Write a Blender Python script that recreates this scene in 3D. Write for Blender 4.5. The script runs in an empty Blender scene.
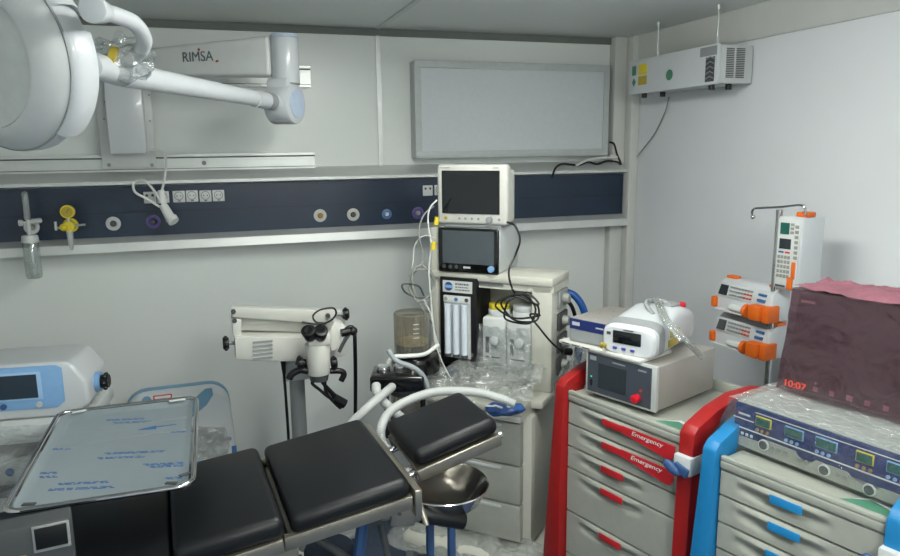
import bpy, bmesh, math, random
from math import sin, cos, pi, radians
from mathutils import Vector, Matrix, noise
SC = bpy.context.scene
COL = SC.collection
R = random.Random(7)

# ------------------------------------------------------------------ camera
F_PX, EYE = 710.0, 1.75
YAW, PITCH, ROLL = radians(18.4), radians(10.47), radians(-0.68)
fw = Vector((sin(YAW)*cos(PITCH), cos(YAW)*cos(PITCH), -sin(PITCH)))
rt0 = fw.cross(Vector((0, 0, 1))).normalized(); up0 = rt0.cross(fw)
rt = rt0*cos(ROLL)+up0*sin(ROLL); up = up0*cos(ROLL)-rt0*sin(ROLL)
cam = bpy.data.cameras.new('camera'); co = bpy.data.objects.new('camera', cam); COL.objects.link(co)
cam.sensor_width = 36; cam.lens = F_PX/900*36; cam.clip_start = .05
co.matrix_world = Matrix(((rt.x, up.x, -fw.x, 0), (rt.y, up.y, -fw.y, 0), (rt.z, up.z, -fw.z, EYE), (0, 0, 0, 1)))
SC.camera = co
def AT(px, py, x=None, y=None, z=None):
    d = rt*(px-450)-up*(py-278)+fw*F_PX
    t = x/d.x if x is not None else y/d.y if y is not None else (z-EYE)/d.z
    return Vector((0, 0, EYE))+d*t

# ------------------------------------------------------------------ light
w = bpy.data.worlds.new('world'); SC.world = w; w.use_nodes = True
w.node_tree.nodes['Background'].inputs[0].default_value = (.8, .9, 1, 1)
w.node_tree.nodes['Background'].inputs[1].default_value = .3
def area(name, loc, sx, sy, power, color=(1, 1, 1), rot=(0, 0, 0)):
    l = bpy.data.lights.new(name, 'AREA'); l.shape = 'RECTANGLE'; l.size = sx; l.size_y = sy
    l.energy = power; l.color = color
    o = bpy.data.objects.new(name, l); COL.objects.link(o); o.location = loc; o.rotation_euler = rot
    return o
LAMP_FRONT, FILL_REAR = 25.0, 45.0   # emission of the ceiling batten and the added rear fill batten
SC.view_settings.view_transform = 'Standard'; SC.view_settings.look = 'None'
SC.view_settings.gamma = 1; SC.view_settings.use_curve_mapping = False
SC.view_settings.exposure = 0.0

# ------------------------------------------------------------------ materials
def lin(c): return tuple((v/12.92 if v <= .04045 else ((v+.055)/1.055)**2.4) for v in c)
def hexc(h): return lin(tuple(int(h[i:i+2], 16)/255 for i in (0, 2, 4)))
def mat(name, h, rough=.45, metal=0.0, var=.04, scale=30, bump=0.0, bscale=200, coat=0.0, emit=0.0, trans=0.0, alpha=1.0, ior=1.45, spec=.5):
    m = bpy.data.materials.new(name); m.use_nodes = True; nt = m.node_tree; b = nt.nodes['Principled BSDF']
    c = hexc(h)
    tc = nt.nodes.new('ShaderNodeTexCoord'); n = nt.nodes.new('ShaderNodeTexNoise'); n.inputs['Scale'].default_value = scale; n.inputs['Detail'].default_value = 4
    nt.links.new(tc.outputs['Object'], n.inputs['Vector'])
    r = nt.nodes.new('ShaderNodeValToRGB')
    r.color_ramp.elements[0].position = .3; r.color_ramp.elements[1].position = .7
    r.color_ramp.elements[0].color = tuple(max(0, v*(1-var)) for v in c)+(1,)
    r.color_ramp.elements[1].color = tuple(min(1, v*(1+var)) for v in c)+(1,)
    nt.links.new(n.outputs[0], r.inputs[0]); nt.links.new(r.outputs[0], b.inputs['Base Color'])
    b.inputs['Roughness'].default_value = rough; b.inputs['Metallic'].default_value = metal
    b.inputs['Coat Weight'].default_value = coat; b.inputs['IOR'].default_value = ior
    b.inputs['Specular IOR Level'].default_value = spec
    b.inputs['Transmission Weight'].default_value = trans; b.inputs['Alpha'].default_value = alpha
    if emit:
        nt.links.new(r.outputs[0], b.inputs['Emission Color']); b.inputs['Emission Strength'].default_value = emit
    if bump:
        n2 = nt.nodes.new('ShaderNodeTexNoise'); n2.inputs['Scale'].default_value = bscale; n2.inputs['Detail'].default_value = 3
        nt.links.new(tc.outputs['Object'], n2.inputs['Vector'])
        bu = nt.nodes.new('ShaderNodeBump'); bu.inputs['Strength'].default_value = bump; bu.inputs['Distance'].default_value = .004
        nt.links.new(n2.outputs[0], bu.inputs['Height']); nt.links.new(bu.outputs[0], b.inputs['Normal'])
    return m
def film(name, tint='f4f6f6', haze=.18, hazecol='e6eaea', gloss=.22, rough=.12, bscale=14, bump=.9):
    m = bpy.data.materials.new(name); m.use_nodes = True; nt = m.node_tree; nt.nodes.clear(); N = nt.nodes.new; L = nt.links.new
    out = N('ShaderNodeOutputMaterial'); tr = N('ShaderNodeBsdfTransparent'); tr.inputs[0].default_value = hexc(tint)+(1,)
    df = N('ShaderNodeBsdfDiffuse'); df.inputs[0].default_value = hexc(hazecol)+(1,)
    gl = N('ShaderNodeBsdfGlossy'); gl.inputs['Roughness'].default_value = rough
    tc = N('ShaderNodeTexCoord'); n = N('ShaderNodeTexNoise'); n.inputs['Scale'].default_value = bscale; n.inputs['Detail'].default_value = 5; n.inputs['Distortion'].default_value = 1.2
    L(tc.outputs['Object'], n.inputs['Vector'])
    bu = N('ShaderNodeBump'); bu.inputs['Strength'].default_value = bump; bu.inputs['Distance'].default_value = .03
    L(n.outputs[0], bu.inputs['Height']); L(bu.outputs[0], gl.inputs['Normal'])
    lw = N('ShaderNodeLayerWeight'); lw.inputs[0].default_value = .35; L(bu.outputs[0], lw.inputs['Normal'])
    m1 = N('ShaderNodeMixShader'); m1.inputs[0].default_value = haze; L(tr.outputs[0], m1.inputs[1]); L(df.outputs[0], m1.inputs[2])
    ad = N('ShaderNodeMath'); ad.operation = 'MULTIPLY_ADD'; L(lw.outputs['Facing'], ad.inputs[0]); ad.inputs[1].default_value = .35; ad.inputs[2].default_value = gloss*.5; ad.use_clamp = True
    m2 = N('ShaderNodeMixShader'); L(ad.outputs[0], m2.inputs[0]); L(m1.outputs[0], m2.inputs[1]); L(gl.outputs[0], m2.inputs[2])
    L(m2.outputs[0], out.inputs[0])
    return m
M = {}
M['wall'] = mat('white_wall_panel', 'dee2df', .32, var=.015, scale=3, bump=.03, bscale=12)
M['wall_r'] = mat('side_wall_panel', 'dcdfe2', .4, var=.015, scale=3, bump=.03, bscale=12)
M['ceil'] = mat('ceiling_panel', 'd9ddda', .35, var=.02, scale=3, bump=.03, bscale=8)
M['floor'] = mat('blue_vinyl_floor', '46556f', .4, var=.12, scale=40)
M['alu'] = mat('brushed_aluminium', 'b8bcbb', .35, .75, var=.05, scale=8)
M['alul'] = mat('light_aluminium', 'cfd2d0', .38, .45, var=.04, scale=8)
M['gap'] = mat('dark_gap', '6d726d', .8)
M['trim'] = mat('cream_trim', 'c9cac6', .45, var=.03, scale=5)
M['navy'] = mat('navy_panel', '1c2b40', .35, var=.1, scale=6, coat=.2)
M['white'] = mat('white_plastic', 'cdd0ce', .35, var=.02)
M['wht2'] = mat('bright_white_enamel', 'c6cacd', .28, var=.01, coat=.3)
M['grayw'] = mat('pale_grey_plastic', 'bcc0c0', .4, var=.02)
M['cream'] = mat('cream_plastic', 'c9c9c2', .4, var=.02)
M['beige'] = mat('beige_enamel', 'c3c3b8', .42, var=.03)
M['grey'] = mat('mid_grey', '8d9192', .5)
M['dgrey'] = mat('dark_grey', '45484a', .5)
M['black'] = mat('black_plastic', '0d0e10', .4)
M['blackg'] = mat('black_glossy', '0a0b0c', .15, coat=.4)
M['vinyl'] = mat('black_vinyl', '111316', .42, var=.12, scale=25, bump=.12, bscale=260, spec=.4)
M['steel'] = mat('satin_steel', '9a958a', .32, .85, var=.07, scale=12)
M['chrome'] = mat('polished_steel', 'c4c4c4', .08, 1.0, var=.02)
M['tray'] = mat('film_covered_steel', '8f9a9f', .42, .25, var=.04, scale=6)
M['red'] = mat('red_plastic', '9c1c1c', .42, var=.05)
M['redb'] = mat('bright_red', 'c4182c', .35)
M['redl'] = mat('red_label', 'b8242c', .4)
M['blue'] = mat('bright_blue_plastic', '1a76ad', .42, var=.04)
M['bluel'] = mat('blue_label', '1f7fba', .45)
M['cart'] = mat('cart_grey_plastic', '969990', .48, var=.03)
M['cartf'] = mat('drawer_front_plastic', '9d9f96', .48, var=.03)
M['clip'] = mat('dark_blue_clip', '32507c', .45)
M['green'] = mat('green_label', '4c8069', .5)
M['orange'] = mat('orange_plastic', 'd9651a', .42)
M['yellow'] = mat('yellow_plastic', 'd6c232', .45)
M['gold'] = mat('ochre_tape', 'a89530', .4)
M['ink'] = mat('blue_ink', '3a679c', .6)
M['ink2'] = mat('grey_ink', '5d6466', .6)
M['redink'] = mat('red_ink', 'b83a30', .6)
M['scr'] = mat('dark_screen', '0e1216', .12, coat=.5)
M['scrb'] = mat('screen_grey', '2a3136', .15, coat=.5)
M['lcdb'] = mat('blue_black_lcd', '142a3c', .2, coat=.3)
M['lcdg'] = mat('green_lcd', '1f5a50', .25, coat=.3)
M['skyb'] = mat('pale_blue_plastic', '7fa9d4', .4)
M['palec'] = mat('pale_cover', 'b9c8dc', .35)
M['steelb'] = mat('steel_blue_print', '6c93ad', .45)
M['purple'] = mat('purple_ring', '5a4c86', .45)
M['bluering'] = mat('blue_ring', '5577a8', .4)
M['navyp'] = mat('royal_blue_panel', '1c2a66', .35, coat=.3)
M['lite'] = mat('lightbox_diffuser', 'c3c9cc', .5, var=.02, scale=50)
M['lfr'] = mat('lightbox_frame_enamel', 'b2b8b7', .4)
M['amber'] = mat('pale_soda_lime', 'b9ac86', .8, var=.1, scale=90)
M['glow'] = mat('orange_digits', 'ff5a28', .4, emit=1.6)
M['ledg'] = mat('green_led', '30c070', .4, emit=1.0)
M['glass'] = film('clear_plastic', 'e9eeec', .12, 'cfd6d4', .3, .06, 3, .05)
M['glassa'] = film('smoky_clear_plastic', 'd6d2c4', .25, 'aaa596', .25, .08, 3, .05)
M['wrap'] = film('crumpled_clear_film', 'f0f3f3', .13, 'd8dddc', .26, .1, 16, 1.0)
M['wrap2'] = film('dense_clear_film', 'e4e8e6', .30, 'cfd3cf', .3, .12, 22, 1.0)
M['pink'] = film('pink_film', 'bca6ae', .15, '7c5462', .16, .2, 9, .3)
M['pinkd'] = mat('pink_wrap', '8f5c68', .6, var=.2, scale=12, bump=.4, bscale=18)
M['hose'] = mat('white_hose', 'b9bcba', .45)
M['hoseg'] = mat('grey_tube', '9aa0a4', .45)
M['hoseb'] = mat('blue_hose', '1d4f96', .35)
M['hosen'] = mat('navy_hose', '1e3566', .4)
M['cable'] = mat('grey_cable', '8f918b', .5)
M['cablew'] = mat('white_cable', 'd8dad6', .45)
M['knob'] = mat('white_knob', 'd0d4d6', .4)
M['bluebag'] = mat('blue_pouch', '24467c', .4, var=.3, scale=30, bump=.5, bscale=60)
M['dfab'] = mat('navy_fabric', '202a3c', .8)
M['photo'] = mat('wood_stool_top', 'a07a48', .5)

# ------------------------------------------------------------------ mesh builder
def rotz(a): return Matrix.Rotation(radians(a), 4, 'Z')
def rotx(a): return Matrix.Rotation(radians(a), 4, 'X')
def roty(a): return Matrix.Rotation(radians(a), 4, 'Y')
def smoothpath(pts, n=6):
    P = [Vector(p) for p in pts]; out = []
    for i in range(len(P)-1):
        a = P[i-1] if i else P[0]*2-P[1]; b = P[i]; c = P[i+1]; d = P[i+2] if i+2 < len(P) else P[-1]*2-P[-2]
        for k in range(n):
            t = k/n
            out.append(.5*((2*b)+(-a+c)*t+(2*a-5*b+4*c-d)*t*t+(-a+3*b-3*c+d)*t**3))
    out.append(P[-1]); return out
class B:
    def __init__(s): s.bm = bmesh.new()
    def _merge(s, t, mx=None):
        if mx is not None: bmesh.ops.transform(t, matrix=mx, verts=t.verts)
        me = bpy.data.meshes.new('tmp'); t.to_mesh(me); t.free(); s.bm.from_mesh(me); bpy.data.meshes.remove(me)
    def box(s, c, d, bev=0.0, seg=2, rot=None):
        t = bmesh.new(); bmesh.ops.create_cube(t, size=1); bmesh.ops.scale(t, vec=d, verts=t.verts)
        if bev: bmesh.ops.bevel(t, geom=t.edges[:], offset=min(bev, min(d)*.49), segments=seg, profile=.5, affect='EDGES')
        s._merge(t, Matrix.Translation(Vector(c)) @ (rot or Matrix())); return s
    def bb(s, x0, x1, y0, y1, z0, z1, bev=0.0, seg=2):
        return s.box(((x0+x1)/2, (y0+y1)/2, (z0+z1)/2), (abs(x1-x0), abs(y1-y0), abs(z1-z0)), bev, seg)
    def cyl(s, p0, p1, r0, r1=None, n=20, bev=0.0):
        p0 = Vector(p0); p1 = Vector(p1); d = p1-p0; r1 = r0 if r1 is None else r1
        t = bmesh.new(); bmesh.ops.create_cone(t, cap_ends=True, segments=n, radius1=r0, radius2=r1, depth=d.length)
        if bev: bmesh.ops.bevel(t, geom=[e for e in t.edges if len(e.link_faces) == 2 and max(len(f.verts) for f in e.link_faces) > 4], offset=bev, segments=2, profile=.5, affect='EDGES')
        s._merge(t, Matrix.Translation((p0+p1)/2) @ d.to_track_quat('Z', 'Y').to_matrix().to_4x4()); return s
    def sph(s, c, r, sc=(1, 1, 1), n=20, rot=None):
        t = bmesh.new(); bmesh.ops.create_uvsphere(t, u_segments=n, v_segments=n//2, radius=r); bmesh.ops.scale(t, vec=sc, verts=t.verts)
        s._merge(t, Matrix.Translation(Vector(c)) @ (rot or Matrix())); return s
    def tube(s, pts, r, n=8, sm=6, ends=True, ripple=0.0):
        P = smoothpath(pts, sm) if sm else [Vector(p) for p in pts]
        q = None; rings = []
        for i, p in enumerate(P):
            d = (P[min(i+1, len(P)-1)]-P[max(i-1, 0)])
            if d.length < 1e-9: d = Vector((0, 0, 1))
            d.normalize()
            if q is None:
                q = d.orthogonal().normalized()
            else:
                q = (q-d*q.dot(d)); q = q.normalized() if q.length > 1e-6 else d.orthogonal().normalized()
            b = d.cross(q); rr = r(i/(len(P)-1)) if callable(r) else r
            if ripple and i % 2: rr *= 1-ripple
            rings.append([s.bm.verts.new(p+(q*cos(2*pi*k/n)+b*sin(2*pi*k/n))*rr) for k in range(n)])
        for a, b in zip(rings, rings[1:]):
            for k in range(n): s.bm.faces.new((a[k], a[(k+1) % n], b[(k+1) % n], b[k]))
        if ends: s.bm.faces.new(rings[0][::-1]); s.bm.faces.new(rings[-1])
        return s
    def lathe(s, prof, mx=None, n=40, a0=0, a1=2*pi):
        t = bmesh.new(); full = abs(a1-a0-2*pi) < 1e-6; m = n if full else n+1; rings = []
        for r, z in prof:
            if r < 1e-6: rings.append([t.verts.new((0, 0, z))])
            else: rings.append([t.verts.new((r*cos(a0+(a1-a0)*k/n), r*sin(a0+(a1-a0)*k/n), z)) for k in range(m)])
        for a, b in zip(rings, rings[1:]):
            for k in range(n):
                k2 = (k+1) % m
                if len(a) == 1 and len(b) == 1: continue
                if len(a) == 1: t.faces.new((a[0], b[k2], b[k]))
                elif len(b) == 1: t.faces.new((a[k], a[k2], b[0]))
                else: t.faces.new((a[k], a[k2], b[k2], b[k]))
        bmesh.ops.recalc_face_normals(t, faces=t.faces[:])
        s._merge(t, mx); return s
    def prism(s, pts, d0, d1, axis='x', bev=0.0, seg=2):
        """outline pts extruded along axis from d0 to d1; (a,b) = the other two axes in order"""
        def v(a, b, d): return {'x': (d, a, b), 'y': (a, d, b), 'z': (a, b, d)}[axis]
        t = bmesh.new(); A = [t.verts.new(v(a, b, d0)) for a, b in pts]; Bv = [t.verts.new(v(a, b, d1)) for a, b in pts]
        t.faces.new(A[::-1]); t.faces.new(Bv)
        for i in range(len(pts)):
            j = (i+1) % len(pts); t.faces.new((A[i], A[j], Bv[j], Bv[i]))
        bmesh.ops.recalc_face_normals(t, faces=t.faces[:])
        if bev: bmesh.ops.bevel(t, geom=t.edges[:], offset=bev, segments=seg, profile=.5, affect='EDGES', clamp_overlap=True)
        s._merge(t); return s
    def hexa(s, b, t_, bev=0.0, seg=3):
        """four bottom + four top corners"""
        t = bmesh.new(); A = [t.verts.new(p) for p in b]; C_ = [t.verts.new(p) for p in t_]
        t.faces.new(A[::-1]); t.faces.new(C_)
        for i in range(4): t.faces.new((A[i], A[(i+1) % 4], C_[(i+1) % 4], C_[i]))
        bmesh.ops.recalc_face_normals(t, faces=t.faces[:])
        if bev: bmesh.ops.bevel(t, geom=t.edges[:], offset=bev, segments=seg, profile=.5, affect='EDGES', clamp_overlap=True)
        s._merge(t); return s
    def grid(s, f, nu, nv):
        V = [[s.bm.verts.new(f(i/nu, j/nv)) for j in range(nv+1)] for i in range(nu+1)]
        for i in range(nu):
            for j in range(nv): s.bm.faces.new((V[i][j], V[i+1][j], V[i+1][j+1], V[i][j+1]))
        return s
    def go(s, name, m, parent=None, loc=None, rot=None, label=None):
        me = bpy.data.meshes.new(name); s.bm.to_mesh(me); s.bm.free()
        me.materials.append(M[m] if isinstance(m, str) else m); me.shade_smooth(); me.set_sharp_from_angle(angle=radians(38))
        o = bpy.data.objects.new(name, me); COL.objects.link(o)
        if parent: o.parent = parent
        if loc is not None: o.location = loc
        if rot is not None: o.rotation_euler = tuple(radians(a) for a in rot)
        if label: o['label'] = label
        return o
def tag(o, label, cat, group=None):
    o['label'] = label; o['category'] = cat
    if group: o['group'] = group
    return o
def thing(name, label, cat, loc=(0, 0, 0), yaw=0, group=None, mx=None):
    o = bpy.data.objects.new(name, None); COL.objects.link(o); o.empty_display_size = .05
    o.location = loc; o.rotation_euler = (0, 0, radians(yaw))
    if mx is not None: o.matrix_world = mx
    return tag(o, label, cat, group)
def struct(o): o['kind'] = 'structure'; return o
def text(st, size, loc, m, parent, rot=(90, 0, 0), name='lettering', ext=.0006, shear=0, align='LEFT', sx=1):
    c = bpy.data.curves.new('t', 'FONT'); c.body = st; c.size = size; c.extrude = ext; c.shear = shear; c.align_x = align
    t = bpy.data.objects.new('t', c); me = bpy.data.meshes.new_from_object(t); bpy.data.objects.remove(t); bpy.data.curves.remove(c)
    me.materials.append(M[m]); me.name = name
    o = bpy.data.objects.new(name, me); COL.objects.link(o); o.parent = parent; o.location = loc
    o.rotation_euler = tuple(radians(a) for a in rot); o.scale = (sx, 1, 1); return o
def crumple(c00, c10, c01, c11, amp=.02, nu=40, nv=40, fr=9, seed=0, edge=1.0):
    a, b, c, d = map(Vector, (c00, c10, c01, c11)); n = (b-a).cross(c-a).normalized(); o3 = Vector((seed*7.3, seed*3.1, 0))
    def f(u, v):
        p = a*(1-u)*(1-v)+b*u*(1-v)+c*(1-u)*v+d*u*v
        h = noise.noise(p*fr+o3)+.5*abs(noise.noise(p*fr*2.7+o3))+.25*noise.noise(p*fr*6+o3)
        k = noise.noise_vector(p*fr*1.7+o3)
        return p+n*h*amp+k*amp*.4
    return f

# ------------------------------------------------------------------ room
CX0, CX1, CY0, CY1, CH = -1.5, 2.21, -1.2, 3.5, 2.313
struct(B().bb(CX0-.1, CX1+.1, CY0-.1, CY1+.1, -.06, 0).go('floor', 'floor'))
struct(B().bb(CX0-.1, CX1+.1, CY0-.1, CY1+.1, CH, CH+.06).go('ceiling', 'ceil'))
struct(B().bb(CX0-.1, CX1+.1, CY1, CY1+.06, 0, CH).go('wall_back', 'wall'))
struct(B().bb(CX1, CX1+.06, CY0, CY1, 0, CH).go('wall_right', 'wall_r'))
struct(B().bb(CX0-.06, CX0, CY0, CY1, 0, CH).go('wall_left', 'wall'))
struct(B().bb(CX0-.1, CX1+.1, CY0-.06, CY0, 0, CH).go('wall_front', 'wall'))
# shadow gap under ceiling at the back wall, seams, corner post, side beam
xs = AT(378, 60, y=3.5).x
struct(B().bb(CX0, 2.09, 3.485, 3.5, CH-.034, CH-.002).go('trim_1', 'gap'))
struct(B().bb(xs-.012, xs+.012, 3.49, 3.5, 1.66, CH).bb(xs-.012, xs+.012, CY0, 3.49, CH-.006, CH).go('trim_2', 'alul'))
struct(B().bb(2.085, 2.21, 3.44, 3.5, 0, CH, .006).go('trim_3', 'trim'))
struct(B().bb(2.155, 2.21, 3.38, 3.44, 0, CH, .006).go('trim_4', 'trim'))
struct(B().prism([(2.21, CH), (2.185, CH), (2.185, CH-.118), (2.198, CH-.135), (2.21, CH-.135)], CY0, 3.38, 'y').go('trim_5', 'trim'))
for yc, st_, lab_ in ((1.62, LAMP_FRONT, 'white ceiling batten lamp nearer the back wall'), (-.35, FILL_REAR, 'added unseen white fill batten on the ceiling behind the viewer')):  # second batten is an added fill light, unseen behind the viewer
    fx = thing('unseen_ceiling_lamp', lab_, 'ceiling lamp', (.72, yc, CH))
    B().bb(-.15, .15, -.55, .55, -.03, 0, .004).go('lamp_base', 'white', fx)
    em = bpy.data.materials.new('lamp_diffuser'); em.use_nodes = True; eb = em.node_tree.nodes['Principled BSDF']
    eb.inputs['Base Color'].default_value = (.8, .8, .8, 1); eb.inputs['Emission Color'].default_value = (.98, 1, .95, 1); eb.inputs['Emission Strength'].default_value = st_
    B().bb(-.13, .13, -.53, .53, -.105, -.03, .012).go('diffuser', em, fx)  # deep glowing sides shaped to throw light onto the ceiling

# bedhead unit with sockets and gas outlets ---------------------------------
yp = 3.44
bed = thing('bedhead_panel', 'long navy blue service panel with aluminium rails across the back wall', 'wall panel', (0, 3.5, 1.3))
def bl(p): return p-Vector((0, 3.5, 1.3))
XE = AT(622, 200, y=yp).x
zpt, zpb = AT(300, 182.4, y=yp).z-1.3, AT(300, 228, y=yp).z-1.3
B().bb(-1.5, XE, -.0645, 0, zpb-.01, zpt+.01).go('panel', 'navy', bed)
B().prism([(0, zpt+.072), (-.05, zpt+.062), (-.10, zpt+.026), (-.10, zpt+.012), (-.055, zpt), (0, zpt)], -1.5, XE+.018, 'x').go('upper_rail', 'alul', bed)
B().prism([(0, zpb), (-.06, zpb), (-.115, zpb-.024), (-.12, zpb-.062), (-.09, zpb-.066), (0, zpb-.066)], -1.5, XE+.014, 'x').go('lower_rail', 'alul', bed)
B().bb(-1.5, XE, -.0655, -.0645, (zpt+zpb)/2-.004, (zpt+zpb)/2-.0015).go('panel_joint', 'black', bed)
def face(px, py, y=yp): return bl(AT(px, py, y=y))
for i, (px, py) in enumerate([(150, 197.5), (163, 197), (179, 196.5), (192, 196), (205.5, 196), (218.5, 195.5), (427.5, 190.5), (439, 190)]):
    p = face(px, py); q = B().box((p.x, -.063, p.z), (.052, .008, .052), .003).go('socket', 'white', bed)
    if i in (0, 6): B().cyl((p.x-.012, -.0668, p.z+.01), (p.x-.012, -.068, p.z+.01), .006, n=10).cyl((p.x+.012, -.0668, p.z+.01), (p.x+.012, -.068, p.z+.01), .006, n=10).go('contact_hole', 'dgrey', q)
    else:
        B().lathe([(.017, 0), (.019, .001), (.019, .0015), (.017, .002)], Matrix.Translation((p.x, -.067, p.z+.003)) @ rotx(90), 20).cyl((p.x-.008, -.0668, p.z+.003), (p.x-.008, -.068, p.z+.003), .0028, n=8).cyl((p.x+.008, -.0668, p.z+.003), (p.x+.008, -.068, p.z+.003), .0028, n=8).box((p.x, -.0675, p.z-.02), (.012, .001, .004)).go('contact_hole', 'dgrey', q)
for px, py, ring, core in [(32, 227, 'white', 'grey'), (71, 225, 'yellow', 'yellow'), (113.5, 223.5, 'grayw', 'dgrey'), (153.5, 221.5, 'purple', 'dgrey'),
                           (320, 215.5, 'cream', 'photo'), (353, 214.5, 'cream', 'dgrey'), (386.5, 214, 'bluering', 'white'), (417.5, 213, 'purple', 'grey')]:
    p = face(px, py); r = .024 if ring == 'bluering' else .030
    q = B().lathe([(0, .012), (r*.3, .012), (r*.32, .006), (r*.6, .006), (r*.65, .013), (r, .011), (r*1.05, 0)], Matrix.Translation((p.x, -.06, p.z)) @ rotx(90), 28).go('gas_outlet', ring, bed)
    B().lathe([(0, .016), (r*.3, .016), (r*.42, .012), (r*.45, .007)], Matrix.Translation((p.x, -.06, p.z)) @ rotx(90), 20).go('outlet_core', core, q)
p = face(133, 198); B().cyl((p.x, -.06, p.z), (p.x, -.062, p.z), .004, n=10).go('screw_hole', 'black', bed)

# humidifier flowmeter and yellow regulator plugged in the panel
p = AT(28, 222, y=3.33)
h = thing('oxygen_humidifier', 'clear flowmeter and humidifier bottle plugged into leftmost panel outlet', 'humidifier', (p.x, 3.38, p.z))
B().cyl((0, -.05, .01), (0, -.05, .118), .014, n=18).cyl((0, -.05, .118), (0, -.05, .126), .012, .006).go('flow_tube', 'glass', h)
B().cyl((0, -.05, -.055), (0, -.05, .01), .009).cyl((.035, 0, -.0), (0, -.05, 0), .011).cyl((-.022, -.05, -.003), (.0, -.05, -.003), .006).cyl((-.034, -.05, -.003), (-.02, -.05, -.003), .013, n=8).go('valve_body', 'grayw', h)
B().cyl((0, -.05, -.085), (0, -.05, -.055), .034, .03, 24, .004).go('bottle_cap', 'white', h)
B().lathe([(.028, -.085), (.031, -.09), (.031, -.225), (.026, -.235), (0, -.235)], Matrix.Translation((0, -.05, 0)), 28).go('bottle', 'glass', h)
B().cyl((0, -.05, -.22), (0, -.05, -.06), .005, n=8).cyl((0, -.05, -.212), (0, -.05, -.175), .010, n=10).go('dip_tube', 'grayw', h)
for k in range(4): B().lathe([(.0312, 0), (.0316, 0), (.0316, .0015), (.0312, .0015)], Matrix.Translation((0, -.05, -.19+k*.008)), 24, pi*1.2, pi*1.8).go('level_mark', 'grey', h)
p = AT(70, 226, y=3.35)
g = thing('vacuum_regulator', 'yellow suction regulator with round dial gauge on the service panel', 'regulator', (p.x, 3.37, p.z))
B().cyl((0, .062, 0), (0, .0, 0), .010).cyl((0, .0, 0), (0, -.05, 0), .022, n=20, bev=.003).sph((-.02, -.045, -.002), .016).go('body', 'yellow', g)
q = B().cyl((0, -.028, .062), (0, -.05, .062), .028, n=28, bev=.003).go('gauge', 'yellow', g)
B().cyl((0, -.0505, .062), (0, -.052, .062), .022, n=24).go('dial', 'gold', q)
B().box((.003, -.053, .067), (.002, .001, .02), rot=roty(30)).go('needle', 'black', q)
B().cyl((0, -.038, .016), (0, -.038, .04), .008).cyl((-.02, -.04, -.004), (-.05, -.04, -.004), .005).cyl((-.05, -.04, -.014), (-.05, -.04, .022), .0055).cyl((.02, -.04, .003), (.062, -.04, .005), .005).go('fittings', 'alu', g)
B().cyl((0, -.04, -.02), (0, -.04, -.078), .013, .012).cyl((0, -.04, -.078), (0, -.04, -.1), .009, .006).go('outlet_stem', 'alu', g)

# ------------------------------------------------------------------ surgical lamp on wall rails
for nm, ya, yb, xe, lab in (('lower', 152.2, 168.5, 315, 'lower aluminium mounting rail screwed to the wall just above the navy panel'), ('upper', 66, 87.5, 310.5, 'upper aluminium mounting rail behind the horizontal lamp arm')):
    za = AT(xe, ya, y=3.48).z; zb = AT(xe, yb, y=3.48).z; x1 = AT(xe, (ya+yb)/2, y=3.48).x
    rl = thing('mounting_rail', lab, 'rail', (0, 3.5, zb)); hh = za-zb
    B().bb(-1.5, x1, -.02, 0, 0, hh).bb(-1.5, x1, -.03, -.02, hh-.012, hh).bb(-1.5, x1, -.03, -.02, 0, .010).bb(-1.5, x1, -.027, -.02, hh-.028, hh-.02).go('rail_profile', 'alul', rl)
    B().bb(-1.5, x1, -.0215, -.02, hh-.019, hh-.013).bb(-1.5, x1, -.0215, -.02, .011, .014).go('rail_groove', 'gap', rl)
    if nm == 'lower':
        p = AT(204, 163, y=3.48); B().cyl((p.x, -.02, p.z-zb), (p.x, -.028, p.z-zb), .011, n=6).go('bolt', 'grey', rl)
lamp = thing('surgical_lamp', 'large white round operating lamp on a jointed wall-mounted arm', 'lamp', (-.33, 3.47, 1.66))
LO = Vector((-.33, 3.47, 1.66))
def ll(v): return Vector(v)-LO
a = AT(103, 168, y=3.45); b = AT(157, 168, y=3.45); zt = AT(100, 62, y=3.45).z
B().bb(a.x-LO.x, b.x-LO.x, -.03, -.018, a.z-LO.z, zt-LO.z, .002).go('wall_plate', 'white', lamp)
for k, (px, py) in enumerate([(109, 165), (152, 165), (105, 102), (150, 121), (104, 119), (149, 95)]):
    p = ll(AT(px, py, y=3.44)); B().cyl((p.x, -.03, p.z), (p.x, -.034, p.z), .008 if k < 2 else .004, n=12).go('screw', 'grey', lamp)
a = AT(110, 154, y=3.36); b = AT(147, 154, y=3.36)
B().bb(a.x-LO.x, b.x-LO.x, -.11, -.03, a.z-LO.z, zt-LO.z+.02, .006).go('mount_housing', 'wht2', lamp)
# horizontal extension arm, from the plate out to the joint
A0 = Vector((-.36, 3.36, 2.115)); A1 = Vector((.27, 2.93, 2.085))
d = (A1-A0); d.z = 0; L = d.length; ya_ = math.degrees(math.atan2(d.y, d.x))
arm = thing_ = B().hexa([(0, -.05, -.045), (L, -.05, -.075), (L, .05, -.075), (0, .05, -.045)], [(0, -.05, .045), (L, -.05, .075), (L, .05, .075), (0, .05, .045)], .015, 4)
arm = arm.go('extension_arm', 'white', lamp, ll((A0.x, A0.y, 2.10)), (0, 0, ya_))
s0 = AT(176, 60, y=3.2)
text('RIMSA', .054, ((L*.50), -.0515, -.008), 'ink2', arm, sx=.95)
B().cyl((L*.50+.080, -.051, .036), (L*.50+.080, -.053, .036), .005, n=10).cyl((L*.50+.158, -.051, -.012), (L*.50+.158, -.053, -.010), .006, n=10).go('logo_dot', 'redink', arm)
J = Vector((A1.x, A1.y-.02, 0))
zj0, zj1 = AT(285, 38, y=J.y).z, AT(285, 84, y=J.y).z
jx = AT(285, 60, y=J.y).x; J.x = jx
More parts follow.
